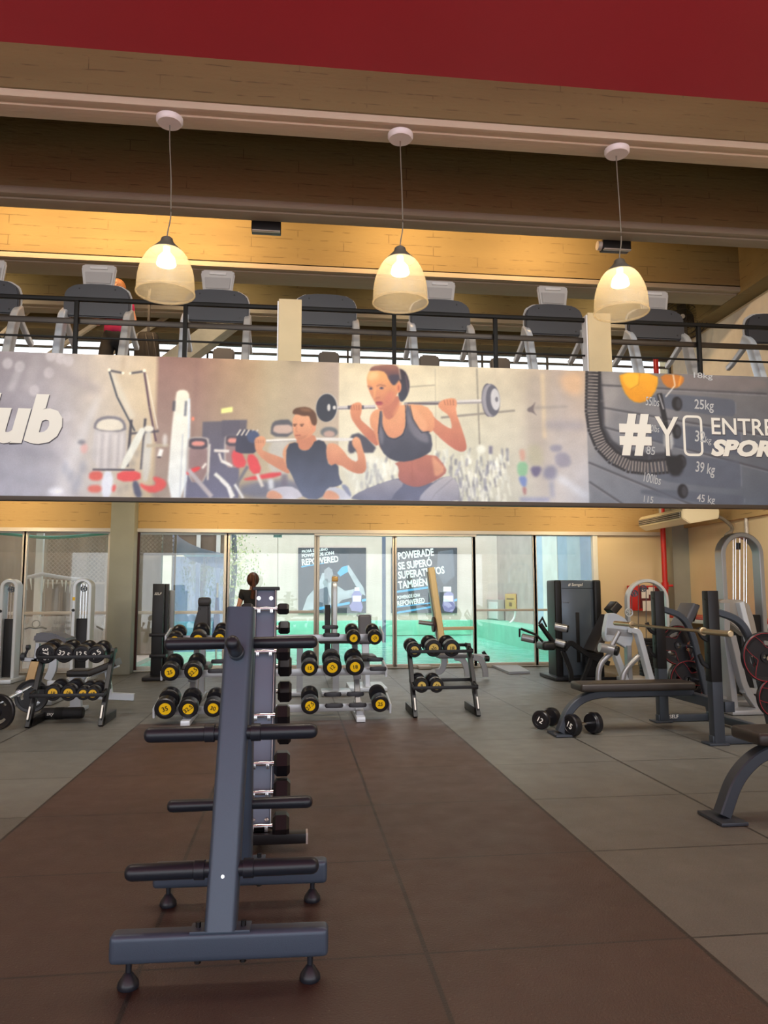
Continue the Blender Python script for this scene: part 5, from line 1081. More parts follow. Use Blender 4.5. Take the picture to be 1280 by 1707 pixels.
def fit(name, body, par, xa, ya, xb, yb_, Y, m, shear=0., bold=.0, rot=0., depth=.001, halo=None, spacing=1.):
    """lettering stretched to the box xa..xb, ya..yb_ (photo pixels) on the plane at depth Y"""
    a, b = P(xa, ya, Y), P(xb, yb_, Y); me0 = text_mesh(body, 1., shear=shear, bold=bold, align='LEFT', depth=0., space=spacing)
    co = np.array([v.co[:] for v in me0.vertices]); lo, hi = co.min(0), co.max(0); me = me0.copy()
    sx, sz = (b.x-a.x)/(hi[0]-lo[0]), (a.z-b.z)/(hi[1]-lo[1]); ctr = (lo+hi)/2
    cr, sr = math.cos(rot), math.sin(rot); out = np.zeros_like(co); X_, Z_ = (co[:, 0]-ctr[0])*sx, (co[:, 1]-ctr[1])*sz
    out[:, 0] = X_*cr+Z_*sr; out[:, 2] = -X_*sr+Z_*cr
    me.vertices.foreach_set('co', out.astype(np.float32).ravel()); me.materials.clear(); me.materials.append(m); me.update()
    bm = bmesh.new(); bm.from_mesh(me); r = bmesh.ops.extrude_face_region(bm, geom=bm.faces[:])
    bmesh.ops.translate(bm, vec=(0, -depth, 0), verts=[v for v in r['geom'] if isinstance(v, bmesh.types.BMVert)]); bmesh.ops.recalc_face_normals(bm, faces=bm.faces[:]); bm.to_mesh(me); bm.free(); me.polygons.foreach_set('use_smooth', [False]*len(me.polygons))
    o = bpy.data.objects.new(name, me); C.objects.link(o); o.parent = par; c = (a+b)/2; o.location = c-par.location; return o
LY = BY+.001
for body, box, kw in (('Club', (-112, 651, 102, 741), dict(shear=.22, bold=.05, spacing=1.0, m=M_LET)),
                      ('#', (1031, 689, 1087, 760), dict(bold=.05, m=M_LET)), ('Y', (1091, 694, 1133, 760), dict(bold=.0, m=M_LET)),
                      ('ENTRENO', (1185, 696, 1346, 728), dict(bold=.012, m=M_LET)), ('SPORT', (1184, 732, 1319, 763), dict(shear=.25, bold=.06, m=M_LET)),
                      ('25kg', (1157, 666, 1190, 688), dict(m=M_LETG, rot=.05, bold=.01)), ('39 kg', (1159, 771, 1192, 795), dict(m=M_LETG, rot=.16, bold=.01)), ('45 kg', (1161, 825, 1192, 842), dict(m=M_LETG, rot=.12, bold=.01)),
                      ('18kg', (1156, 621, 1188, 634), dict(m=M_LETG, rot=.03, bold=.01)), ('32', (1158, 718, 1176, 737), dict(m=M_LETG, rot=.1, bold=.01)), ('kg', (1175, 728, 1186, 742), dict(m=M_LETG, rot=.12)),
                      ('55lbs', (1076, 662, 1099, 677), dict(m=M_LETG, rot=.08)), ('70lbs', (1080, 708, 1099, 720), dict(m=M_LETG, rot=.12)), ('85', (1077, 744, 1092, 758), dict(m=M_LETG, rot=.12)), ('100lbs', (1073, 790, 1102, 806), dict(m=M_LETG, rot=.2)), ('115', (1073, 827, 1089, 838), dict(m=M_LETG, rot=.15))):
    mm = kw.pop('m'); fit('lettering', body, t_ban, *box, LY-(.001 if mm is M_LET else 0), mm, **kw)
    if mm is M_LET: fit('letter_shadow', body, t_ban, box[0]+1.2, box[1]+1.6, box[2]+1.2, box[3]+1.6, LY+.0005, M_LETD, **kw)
a, b = P(1137, 694, LY), P(1173, 760, LY)
rr_ = MB(); w2 = .03; pts = fillet([((a.x+b.x)/2, LY, a.z), (b.x-.015, LY, a.z), (b.x-.015, LY, b.z+.01), (a.x+.015, LY, b.z+.01), (a.x+.015, LY, a.z), ((a.x+b.x)/2, LY, a.z)], .06)
rr_.sweep(pts[:-1], [(.014, -.0005), (.014, .0005), (-.014, .0005), (-.014, -.0005)], up=(0, 1, 0), closed=True).build('lettering', M_LET, t_ban, True)
# ---------------------------------------------------------------- guard rail of the mezzanine
RY = 8.11; zt_, zm_, zl_ = P(657, 521, RY).z, P(657, 553, RY).z, P(657, 581.5, RY).z
t = thing('mezzanine_railing', 'black steel guard rail with three bars along the mezzanine edge above the banner', 'railing', (0, RY, 3.75))
MB().box(((XL+XR)/2, RY, zt_), (XR-XL, .05, .045), bev=.012).build('top_rail', M_BLKRAIL, t, True)
MB().box(((XL+XR)/2, RY+.05, zm_), (XR-XL, .03, .062), bev=.01).build('middle_rail', mat('brown_black_rail', '#2a221b', .35, .4), t, True)
MB().box(((XL+XR)/2, RY, zl_), (XR-XL, .02, .02), bev=.004).build('lower_rail', M_BLKRAIL, t, True)
for px_ in (-60, 125.5, 308, 657, 826, 1165):
    x_ = P(px_, 560, RY).x; MB().box((x_, RY+.01, (3.45+zt_)/2), (.045, .05, zt_-3.45), bev=.006).build('post', M_BLKRAIL, t, True)
for px0, px1, top, lab in ((465, 503, 500, 'cream box post on the mezzanine rail, just left of the middle'), (977, 1015, 523, 'cream box post on the mezzanine rail under the right pendant lamp')):
    a, b = P(px0, top, RY-.04), P(px1, top, RY-.04); t = thing('box_post', lab, 'post', ((a.x+b.x)/2, RY, 3.75))
    MB().box(((a.x+b.x)/2, RY-.0, (a.z+3.80)/2+.0), (b.x-a.x, .16, a.z-3.80), bev=.006).build('casing', M_CREAM2, t, True)
    MB().box((a.x-.008, RY, (a.z+3.80)/2-.01), (.012, .14, a.z-3.83)).build('side_strip', M_PURW, t, True)
# ---------------------------------------------------------------- treadmills
MZ = 3.44
def treadmill(label, screen=True):
    t = thing('treadmill', label, 'treadmill', group='treadmills behind the mezzanine rail')
    # local: user side +y, console front -y
    pr = [(x, 1.235+(z-1.24)*.80) for x, z in [(-.37, 1.02), (-.37, 1.30), (-.34, 1.40), (-.25, 1.47), (-.1, 1.49), (.1, 1.49), (.25, 1.47), (.34, 1.40), (.37, 1.30), (.37, 1.02), (.35, .99), (-.35, .99)]]
    o = MB().prism(pr, .02, .09, bev=.015).build('console', M_PLASTD, t)
    for x in (-.2, .2): MB().cyl((x, .022, 1.37), (x, .012, 1.37), .008, n=8).build('screw', M_BLKT, o)
    MB().cyl((.27, .022, 1.09), (.27, .012, 1.09), .008, n=8).build('screw', M_BLKT, o)
    MB().prism([(p[0]*1.03, 1.26+(p[1]-1.24)*1.03) for p in pr], .09, .12, bev=.01).build('console_bezel', M_PLAST, t)
    if screen:
        s = MB().prism([(-.17, 1.42), (-.2, 1.65), (-.18, 1.685), (.18, 1.685), (.2, 1.65), (.17, 1.42)], .06, .11, bev=.015).build('screen_housing', M_PLAST, t)
        MB().prism([(-.14, 1.45), (-.155, 1.59), (.155, 1.59), (.14, 1.45)], .048, .062, bev=.006).build('back_cover', mat('mid_grey_plastic', '#9c9a98', .45), s)
        MB().box((0, .055, 1.64), (.2, .02, .035), bev=.008).build('handle_recess', mat('pale_plastic', '#c9c8c6', .4), s)
    for s in (-1, 1):
        MB().bar([(s*.345, -.30, .12), (s*.36, -.02, 1.0), (s*.36, .12, 1.10)], .085, .14, up=(0, 1, 0), bev=.03, fil=.08).build('upright', M_PLAST if s > 0 else M_WHITEM, t)
        MB().bar([(s*.36, .06, 1.03), (s*.365, .42, .86), (s*.365, .5, .84)], .06, .07, up=(0, 0, 1), bev=.02, fil=.05).build('hand_rail', M_WHITEM, t)
    MB().box((0, .75, .13), (.62, 1.75, .10), bev=.02).build('belt_deck', M_BLACK, t)
    MB().box((0, -.18, .16), (.72, .45, .22), bev=.06, seg=3).build('motor_cover', M_PLAST, t)
    for s in (-1, 1): MB().box((s*.34, .75, .15), (.07, 1.75, .08), bev=.015).build('side_rail', M_PLAST, t)
    return t
TY = 8.72
spots = [(-28, True, 'treadmill at the far left, mostly cut by the photo edge'), (160, True, 'treadmill with the person in magenta behind its console'), (361, True, 'treadmill between the left pendant lamp and the left cream post'),
         (543, False, 'treadmill without a raised screen, right of the left cream post'), (735, True, 'treadmill just right of the middle pendant lamp'), (925, True, 'treadmill left of the right cream post'),
         (1095, True, 'treadmill right of the right cream post, beside the wall fan'), (1290, False, 'treadmill at the far right, cut by the photo edge')]
p0 = treadmill('grey '+spots[0][2], True); p1 = treadmill('grey '+spots[3][2], False)
for k, (px_, sc_, lab) in enumerate(spots):
    c = P(px_, 515, TY)
    o = {0: p0, 3: p1}.get(k) or dup(p0 if sc_ else p1)
    o.location = (c.x, TY, MZ); o['label'] = 'grey '+lab; o.rotation_euler = (0, 0, 0)
# exercise bikes further back, only their dark consoles show
M_DKC = mat('dark_console', '#2e3036', .4)
def bike(label):
    t = thing('exercise_bike', label, 'exercise bike', group='machines behind the treadmills')
    MB().prism([(-.15, 1.20), (-.16, 1.36), (-.12, 1.42), (.12, 1.42), (.16, 1.36), (.15, 1.20)], -.04, .04, bev=.02).build('console', M_DKC, t)
    MB().bar([(0, .02, .2), (0, 0, 1.25)], .08, .1, up=(0, 1, 0), bev=.02).build('column', M_PLAST, t)
    MB().box((0, .3, .15), (.3, 1.1, .22), bev=.06).build('body', M_PLAST, t); MB().box((0, .75, .85), (.26, .28, .08), bev=.03).bar([(0, .65, .2), (0, .75, .84)], .06, .06, up=(0, 1, 0)).build('saddle', M_VINYL, t)
    MB().box((0, .3, .03), (.55, .08, .06)).box((0, -.2, .03), (.55, .08, .06)).box((0, .8, .03), (.55, .08, .06)).build('stabiliser', M_PLAST, t); return t
bp_ = None
for px_, py_, lab in ((373, 588, 'dark console of a machine behind the third treadmill from the left'), (548, 592, 'dark console of a machine behind the treadmill without a screen'), (715, 593, 'dark console of a machine behind the middle treadmill'), (833, 595, 'dark console of a machine behind the rail post right of the middle')):
    if bp_ is None: bp_ = bike(lab); o = bp_
    else: o = dup(bp_, label=lab)
    c = P(px_, py_, 10.9); o.location = (c.x, 10.9, c.z-1.36); 
    if abs(o.location.z-MZ) < .6: o.location.z = MZ
# wall fan
fc = P(1137, 533, 11.7)
t = thing('wall_fan', 'large dark caged fan on a bracket upstairs by the right wall', 'fan', fc)
Mx = Euler((R_(78), 0, R_(-25))).to_matrix().to_4x4(); mb = MB()
for k in range(28): 
    a = 2*math.pi*k/28; mb.tube([(.05*math.cos(a), .05*math.sin(a), .10), (.26*math.cos(a), .26*math.sin(a), .09), (.39*math.cos(a), .39*math.sin(a), 0), (.26*math.cos(a), .26*math.sin(a), -.09)], .003, 4)
for r_, z_ in ((.39, 0), (.33, .05), (.26, .09), (.15, .10), (.26, -.09)): mb.tube([(r_*math.cos(2*math.pi*k/40), r_*math.sin(2*math.pi*k/40), z_) for k in range(40)], .006 if r_ < .38 else .012, 5, closed=True)
M_FAN = mat('dark_fan_metal', '#38332c', .5, .3)
mb.xf(Mx).build('cage', M_FAN, t)
mb = MB().cyl((0, 0, -.05), (0, 0, .06), .06, n=16)
for k in range(4): mb.box((.18*math.cos(k*1.57), .18*math.sin(k*1.57), 0), (.24, .15, .008), rot=(.4*math.cos(k*1.57+1.57), .4*math.sin(k*1.57+1.57), k*1.57))
mb.xf(Mx).build('blades', M_FAN, t); MB().cyl((0, 0, -.22), (0, 0, -.05), .09, n=16).xf(Mx).build('motor', M_FAN, t)
MB().bar([(.05, .15, 0), (XR-fc.x-.01, .35, .0)], .05, .05).build('bracket', M_FAN, t); MB().cyl(Mx @ Vector((0, 0, .10)), Mx @ Vector((0, 0, .115)), .04, n=14).build('badge', M_PLAST, t)
# black flood lights under the second beam
for px_, py_, lab, w_ in ((444, 380, 'black rectangular flood light under the second beam, left of the middle', .36), (1025, 411, 'black boxy flood light behind the cord of the right pendant lamp', .38)):
    c = P(px_, py_, 8.95); t = thing('flood_light', lab, 'lamp', c)
    MB().box((0, .0, 0), (w_, .14, .13), bev=.015).build('housing', M_BLACK, t); MB().box((0, -.06, -.072), (w_-.02, .05, .014), bev=.003).build('lower_rim', M_ALU, t)
    MB().box((0, .03, (5.85-c.z)/2+.03), (.06, .05, 5.9-c.z)).build('bracket', M_BLACK, t)
    if px_ > 900: MB().cyl((-w_/2-.0, 0, 0), (-w_/2-.05, 0, 0), .06, n=14).build('end_knob', M_ALU, t)
# ---------------------------------------------------------------- pendant lamps
M_SHADE = bpy.data.materials.new('ribbed_acrylic_shade'); M_SHADE.use_nodes = True; nt = M_SHADE.node_tree; nt.nodes.clear()
o_ = nt.nodes.new('ShaderNodeOutputMaterial'); tr = nt.nodes.new('ShaderNodeBsdfTransparent'); tr.inputs[0].default_value = (1, .97, .9, 1); tl_ = nt.nodes.new('ShaderNodeBsdfTranslucent'); tl_.inputs[0].default_value = (.95, .83, .62, 1)
gl = nt.nodes.new('ShaderNodeBsdfPrincipled'); gl.inputs['Base Color'].default_value = hexc('#f3ecdc'); gl.inputs['Roughness'].default_value = .2
m1 = nt.nodes.new('ShaderNodeMixShader'); m2 = nt.nodes.new('ShaderNodeMixShader'); nt.links.new(tr.outputs[0], m1.inputs[1]); nt.links.new(tl_.outputs[0], m1.inputs[2]); m1.inputs[0].default_value = .17
nt.links.new(m1.outputs[0], m2.inputs[1]); nt.links.new(gl.outputs[0], m2.inputs[2]); m2.inputs[0].default_value = .12; nt.links.new(m2.outputs[0], o_.inputs[0])
M_BULB = mat('lit_bulb', '#fff3d8', .4, em=14., emc='#ffe9bf'); M_CAPM = mat('brushed_cap', '#8d8982', .35, .7)
def pendant(label, pxc, pyc, pxl, ytop, ybot):
    Yp_ = 6.95; can = P(pxc, pyc, Yp_); l = P(pxl, (ytop+ybot)/2, Yp_); zt, zb = P(pxl, ytop, Yp_).z, P(pxl, ybot, Yp_).z
    zceil = 5.81; t = thing('pendant_lamp', label, 'pendant lamp', (l.x, Yp_, zb)); h = zt-zb-.07; R = .262
    MB().lathe([(0, 0), (.11, 0), (.125, .02), (.125, .055), (.115, .06), (0, .06)], 32, Matrix.Translation((can.x-l.x, -.02, zceil-zb-.065))).build('ceiling_rose', M_PURW, t)
    pr = [(R, 0), (R*1.02, .012), (R*1.0, .03), (R*.995, h*.2), (R*.97, h*.36), (R*.92, h*.5), (R*.83, h*.64), (R*.71, h*.77), (R*.56, h*.88), (R*.42, h*.95), (R*.3, h)]
    tb = bmesh.new(); n = 120; rings = []
    for r, z in pr: rings.append([tb.verts.new(((r+(.0025 if k % 2 else 0))*math.cos(2*math.pi*k/n), (r+(.0025 if k % 2 else 0))*math.sin(2*math.pi*k/n), z)) for k in range(n)])
    for A_, B_2 in zip(rings, rings[1:]):
        for k in range(n): tb.faces.new((A_[k], A_[(k+1) % n], B_2[(k+1) % n], B_2[k]))
    mb = MB(); mb._add(tb); sh = mb.build('shade', M_SHADE, t); md = sh.modifiers.new('thickness', 'SOLIDIFY'); md.thickness = .003
    MB().lathe([(R*1.02, -.004), (R*1.045, .004), (R*1.03, .022), (R*1.0, .016), (R*1.02, -.004)], 48).build('shade_rim', M_SHADE, sh)
    MB().lathe([(R*.55, h*.87), (R*.56, h*.885), (R*.34, h+.0), (.062, h+.03), (.052, h+.065), (.035, h+.078), (0, h+.08)], 28).build('cap', M_CAPM, t)
    MB().cyl((0, 0, h-.02), (0, 0, h-.07), .03, n=12).lathe([(0, h-.20), (.085, h-.195), (.09, h-.185), (.075, h-.12), (.035, h-.075), (.028, h-.07)], 20).build('bulb', M_BULB, t)
    zr = zceil-zb-.06
    MB().tube([(0, 0, h+.08), (.006, 0, h+.15), (.03, 0, h+.26), (.022, 0, h+(zr-h)*.55), (can.x-l.x+.004, 0, zr-.2), (can.x-l.x, 0, zr)], .006, 6, fil=.1).build('cord', mat('cord_grey', '#6c665c', .6), t)
    lamp('pendant_bulb_light', 'POINT', (l.x, Yp_, zb+h-.16), PEND, (1, .78, .48), .06)
pendant('left one of three ribbed dome pendant lamps, hanging above the treadmill with the person', 283, 211, 277, 397, 490)
pendant('middle one of three ribbed dome pendant lamps', 667, 239, 667, 413, 506)
pendant('right one of three ribbed dome pendant lamps, in front of the black flood light', 1027, 261, 1034, 434, 522)
# ---------------------------------------------------------------- ceiling-hung air conditioner
a = P(1137, 870, 11.0); xl_, xr_ = P(1137, 860, 11.0).x, P(1198, 860, 11.0).x
t = thing('air_conditioner', 'cream ceiling-hung air conditioner below the mezzanine by the right wall', 'air conditioner', ((xl_+xr_)/2, 11.75, 2.4))
zb = P(1137, 868, 11.0).z
MB().prism([(xl_, zb+.04), (xl_, zb+.16), (xl_+.05, zb+.21), (xr_, zb+.21), (xr_+.02, zb+.16), (xr_, zb+.04), (xl_+.12, zb-.04)], 11.0, 12.5, bev=.012).build('body', mat('ivory_casing', '#e2d8bb', .45), t, True)
MB().box((xl_-.01, 11.75, zb+.10), (.02, 1.4, .09), bev=.005).build('louvre', mat('dark_louvre', '#3c3a36', .5), t, True)
for z_ in (.07, .1, .13): MB().box((xl_-.02, 11.75, zb+z_), (.012, 1.4, .008)).build('louvre_blade', M_PLAST, t, True)
MB().box(((xl_+xr_)/2, 11.2, zb+.33), (.03, .03, .3)).box(((xl_+xr_)/2, 12.3, zb+.33), (.03, .03, .3)).build('hanger', M_ALU, t, True)
MB().tube([(xr_, 11.1, zb+.1), (xr_+.15, 11.1, zb+.04), (xr_+.35, 11.15, zb-.12), (XR-.25, 11.2, zb-.22), (XR-.02, 11.25, zb-.2)], .028, 8, fil=.2).build('drain_pipe', mat('grey_sleeve', '#7a7468', .7), t, True)
t = thing('conduit_pipe', 'thin grey vertical conduit on the right wall beside the air conditioner', 'pipe', (XR-.04, 10.9, 2.3))
x_ = P(1222, 860, 10.6); MB().cyl((XR-.04, 10.9, 2.2), (XR-.04, 10.9, 2.89), .03, n=10).build('pipe', M_ALU, t, True)
# ---------------------------------------------------------------- outside: pool, walls, posters
pc, pd = G(797, 1058), G(925, 1089)
dr = (pd-pc).normalized()
M_WALLO = concrete('rendered_outer_wall', '#e0d2c9', '#bfb1a7', lines=False, bump=.3)
M_WALLS = concrete('stained_side_wall', '#d6c4c0', '#a99996', lines=False, bump=.3)
M_WATER = bpy.data.materials.new('pool_water'); M_WATER.use_nodes = True; nt = M_WATER.node_tree; b = nt.nodes['Principled BSDF']; b.inputs['Roughness'].default_value = .08
tc = nt.nodes.new('ShaderNodeTexCoord'); n = nt.nodes.new('ShaderNodeTexNoise'); n.inputs['Scale'].default_value = 3.; n.inputs['Detail'].default_value = 4
mp = nt.nodes.new('ShaderNodeMapping'); mp.inputs['Scale'].default_value = (1, 2.2, 1); nt.links.new(tc.outputs['Object'], mp.inputs[0]); nt.links.new(mp.outputs[0], n.inputs['Vector'])
mx = nt.nodes.new('ShaderNodeMix'); mx.data_type = 'RGBA'; mx.inputs[6].default_value = hexc('#4cbfa4'); mx.inputs[7].default_value = hexc('#a2e8d8'); rr = nt.nodes.new('ShaderNodeMapRange'); rr.inputs[1].default_value = .4; rr.inputs[2].default_value = .65; nt.links.new(n.outputs[0], rr.inputs[0]); nt.links.new(rr.outputs[0], mx.inputs[0]); nt.links.new(mx.outputs[2], b.inputs['Base Color'])
bp = nt.nodes.new('ShaderNodeBump'); bp.inputs['Strength'].default_value = .5; bp.inputs['Distance'].default_value = .05; nt.links.new(n.outputs[0], bp.inputs['Height']); nt.links.new(bp.outputs[0], b.inputs['Normal'])
M_TURQ = mat('turquoise_pool_paint', '#7fd0b4', .45, noise=.08, scale=3)
o = struct('floor_2', MB().box((1, 19.2, -.12), (26, 12., .1)), M_WATER)
struct('trim_40', MB().box((1, 24.6, .17), (26, .9, .46), bev=.02), M_TURQ)
struct('wall_outer_back', MB().box((1, 25.0, 2.6), (26, .3, 5.6)), M_WALLO)
# oblique side wall and its ledge
nrm = Vector((dr.y, -dr.x, 0)); nrm = nrm if nrm.x > 0 else -nrm
def quadbox(p, q, off, th, z0, z1):
    tb = bmesh.new(); P4 = [p+nrm*off, q+nrm*off, q+nrm*(off+th), p+nrm*(off+th)]
    lo = [tb.verts.new((v.x, v.y, z0)) for v in P4]; hi = [tb.verts.new((v.x, v.y, z1)) for v in P4]
    tb.faces.new(lo[::-1]); tb.faces.new(hi)
    for k in range(4): tb.faces.new((lo[k], lo[(k+1) % 4], hi[(k+1) % 4], hi[k]))
    bmesh.ops.recalc_face_normals(tb, faces=tb.faces[:]); mb = MB(); mb._add(tb); return mb
far, near = pc-dr*1.2, pc+dr*9.6
struct('trim_41', quadbox(far, near, 0, 1.0, -.1, .42), M_TURQ)
struct('wall_outer_side', quadbox(far, near, .95, .3, 0, 5.2), M_WALLS)
struct('wall_outer_left', MB().box((-8.3, 19., 2.5), (.3, 12., 5.)), M_WALLO)
# left patio: brown boarded wall with mesh screen
xa, xb = P(-60, 1000, 15.5).x, P(200, 1000, 15.5).x
struct('wall_outer_patio', MB().box(((xa+xb)/2-1, 16.6, 1.6), (xb-xa+3.2, .2, 3.6)), mat('brown_grey_boards', '#8b8073', .8, noise=.3, scale=2, stretch=(3, 1, .4)))
struct('floor_3', MB().box(((xa+xb)/2-1, 14.9, -.03), (xb-xa+3, 3.2, .08)), M_WALLO)
def mesh_screen(label, x0, x1, z0, z1, Y, m_):
    t = thing('mesh_screen', label, 'screen', ((x0+x1)/2, Y, z0)); mb = MB(); s = .085; w_ = x1-x0; h_ = z1-z0
    for sg in (-1, 1):
        k = -h_
        while k < w_:
            a_ = [k, 0.]; b_3 = [k+h_, h_]
            if a_[0] < 0: a_ = [0., -k]
            if b_3[0] > w_: b_3 = [w_, w_-k]
            if b_3[0] > a_[0]+.02:
                p = [(x0+v[0] if sg > 0 else x1-v[0], Y, z0+v[1]) for v in (a_, b_3)]; mb.bar(p, .010, .010, up=(0, 1, 0), bev=.001)
            k += s
    mb.build('mesh', m_, t, True)
    f = MB(); 
    for z_ in (z0, z1): f.box(((x0+x1)/2, Y, z_), (w_+.04, .04, .04))
    for x_ in (x0, x1): f.box((x_, Y, (z0+z1)/2), (.04, .04, h_))
    f.build('frame', m_, t, True)
    for zz in (0,): 
        for x_ in (x0, x1): MB().box((x_, Y, z0/2), (.03, .03, z0)).build('leg', m_, t, True)
M_TAUP = mat('taupe_mesh', '#b3a797', .7)
mesh_screen('taupe mesh screen outside the left window', P(76, 930, 15.2).x, P(178, 930, 15.2).x, P(100, 972, 15.2).z, P(100, 893, 15.2).z, 15.2, M_TAUP)
mesh_screen('dark mesh screen outside, at the top of the pane beside the column', P(231, 930, 15.2).x, P(292, 930, 15.2).x, P(250, 924, 15.2).z, P(250, 880, 15.2).z, 15.2, mat('brown_mesh', '#6d5f55', .7))
t = thing('white_post', 'white painted post outside the left window', 'post', (P(62, 1000, 15).x, 15, 0)); MB().box((P(63, 1000, 15.0).x, 15.0, 1.35), (.13, .1, 2.7), bev=.01).build('shaft', M_WHITEF, t, True)
t = thing('garden_hose', 'teal hose hanging in a shallow curve outside the left window', 'hose', P(90, 893, 14.6)); MB().tube([P(-40, 884, 14.6), P(10, 890, 14.6), P(75, 897, 14.6), P(130, 894, 14.6), P(185, 888, 14.6), P(215, 882, 14.6)], .03, 10, fil=.3).build('tube', M_TEAL, t, True)
t = thing('icicle_light_string', 'pale icicle light string hung across the outside of the left window', 'string lights', P(90, 965, 14.9))
MB().tube([P(36, 965, 14.9), P(70, 957, 14.9), P(105, 963, 14.9), P(150, 968, 14.9)], .035, 8).build('cable', mat('pale_cable', '#b9bcc0', .6), t, True)
rs2 = random.Random(5); M_ICE = mat('pale_bulbs', '#dfe3df', .4)
for k in range(16):
    px_ = 36+k*7.4; L_ = rs2.uniform(8, 26); py_ = 961+k*.45; a, b = P(px_, py_+2, 14.88), P(px_+rs2.uniform(-2, 2), py_+L_, 14.88); MB().cyl(a, b, .018, .004, n=6).build('icicle', M_ICE, t, True)
# sticker on the frosted panes: text and a crest
lw = bpy.data.objects['window_3']
t = thing('window_lettering', 'faint grey lettering and crest on the frosted lower pane of the left window', 'window sticker', P(90, 1045, WY-.01)); M_FAINT = mat('faint_grey_film', '#8e9398', .6)
fit('lettering', 'Los genes', t, 90, 1034, 121, 1042, WY-.008, M_FAINT, depth=.002); fit('lettering', 'más cabrones', t, 86, 1043, 124, 1051, WY-.008, M_FAINT, depth=.002)
c = P(60, 1040, WY-.008)-t.location; MB().tube([(c.x+.06*math.cos(q), 0, c.z+.06*math.sin(q)) for q in [2*math.pi*k/20 for k in range(20)]], .006, 5, up=(0, 1, 0), closed=True).tube([(c.x-.17, 0, c.z-.08), (c.x-.1, 0, c.z-.05), (c.x, 0, c.z-.07), (c.x+.1, 0, c.z-.05), (c.x+.17, 0, c.z-.08)], .014, 5).build('crest', M_FAINT, t)
c = P(167, 1047, WY-.008)-t.location; MB().tube([(c.x-.06, 0, c.z+.03), (c.x+.05, 0, c.z-.03)], .014, 5).build('crest', M_FAINT, t)
# blue canopy, tarpaulin, folded umbrella
M_BLUEC = mat('blue_grey_canvas', '#8fa0c8', .8, noise=.08, scale=4)
t = thing('shade_canopy', 'blue-grey canvas canopy sweeping down outside the tall windows', 'canopy', P(320, 905, 16.))
tb = bmesh.new(); top = [(288, 884), (300, 896), (316, 906), (335, 914), (355, 919), (376, 924)]; Yc1, Yc2 = 16.0, 17.6
ra = [tb.verts.new(P(x, y, Yc1)) for x, y in top]; rb_ = [tb.verts.new(P(x, y, Yc1)+Vector((-.2, Yc2-Yc1, -.25))) for x, y in top]; rc = [tb.verts.new(P(min(x, 374), 925, Yc1)) for x, y in top]
for k in range(5): tb.faces.new((ra[k], ra[k+1], rb_[k+1], rb_[k])); tb.faces.new((rc[k], rc[k+1], ra[k+1], ra[k]))
mb = MB(); mb._add(tb); o = mb.build('canvas', M_BLUEC, t, True); md = o.modifiers.new('thickness', 'SOLIDIFY'); md.thickness = .01
a, b = P(289, 928, 16.1), P(372, 1090, 16.1)
MB().cyl((a.x, 16.1, 0), (a.x, 16.1, P(289, 885, 16.1).z), .03, n=8).cyl((b.x, 16.1, 0), (b.x, 16.1, P(372, 922, 16.1).z), .03, n=8).build('pole', M_ALU, t, True)
bx = (P(229, 900, 17.9).x, P(374, 900, 17.9).x); zz = P(250, 925, 17.9).z
struct('wall_outer_fascia', MB().box(((bx[0]+bx[1])/2, 17.95, zz+.75), (bx[1]-bx[0], .1, 1.5)), mat('brown_fascia', '#5f5048', .8, noise=.2, scale=5))
for k_, px_ in enumerate((331, 364, 233)): x_ = P(px_, 900, 17.8).x; struct('trim_%d' % (70+k_), MB().box((x_, 17.82, (zz+1.5)/2), (.09, .08, zz+1.5)), M_WHITEF if k_ < 2 else M_ALU)
t = thing('clear_wind_sheet', 'bluish translucent wind sheet hanging outside the second tall window', 'curtain', ((a.x+b.x)/2, 16.05, 0))
M_SHEET = glass('blue_wind_sheet', .02, (.55, .68, .92, 1), haze=.22)
MB().box(((a.x+b.x)/2, 16.05, (a.z+.1)/2), (b.x-a.x, .01, a.z-.1)).build('sheet', M_SHEET, t, True)
M_NAVY = mat('navy_canvas', '#3f5f9c', .7)
c = P(362, 1000, 15.4); t = thing('folded_parasol', 'narrow folded blue parasol outside the tall window', 'parasol', (c.x, 15.4, 0)); MB().cyl((c.x, 15.4, .35), (c.x-.0, 15.4, P(362, 996, 15.4).z), .10, .03, n=10).build('canvas', M_NAVY, t, True); MB().cyl((c.x, 15.4, 0), (c.x, 15.4, 1.5), .02, n=8).build('pole', M_ALU, t, True)
for px_, Yq, lab, m_, w_ in ((335, 19.0, 'dark leaning trunk outside the second tall window', mat('slate_trunk', '#5d6878', .8, noise=.2), .14), (386, 19.0, 'dark upright trunk outside, right of the second window frame', mat('slate_trunk', '#5d6878', .8), .13)):
    t = thing('tree_trunk', lab, 'tree', (P(px_, 1060, Yq).x, Yq, -.07)); MB().tube([Vector((P(px_-4, 1065, Yq).x, Yq, -.07)), P(px_-4, 1050, Yq), P(px_, 1000, Yq), P(px_+6, 940, Yq), P(px_+3, 880, Yq), P(px_+8, 840, Yq)], w_*.5, 8, fil=.4).build('trunk', m_, t, True)
    M_LEAF = mat('pale_leaf', '#b9c793', .7, noise=.3, scale=10)
    mb = MB(); rl = random.Random(int(px_)); tb = bmesh.new()
    for k in range(1300):
        c = P(px_+rl.gauss(0, 15 if px_ < 350 else 22), 945+rl.gauss(0, 34), Yq+rl.uniform(-.5, .5)); s_ = rl.uniform(.025, .05); e = Euler((rl.uniform(0, 6), rl.uniform(0, 6), rl.uniform(0, 6))).to_matrix()
        if c.z < .9: continue
        tb.faces.new([tb.verts.new(c+e @ Vector(v)*s_) for v in ((-1, 0, 0), (0, -.45, 0.1), (1, 0, 0), (0, .45, 0.1))])
    mb._add(tb); o = mb.build('foliage', M_LEAF, t, True); o['kind'] = 'stuff'
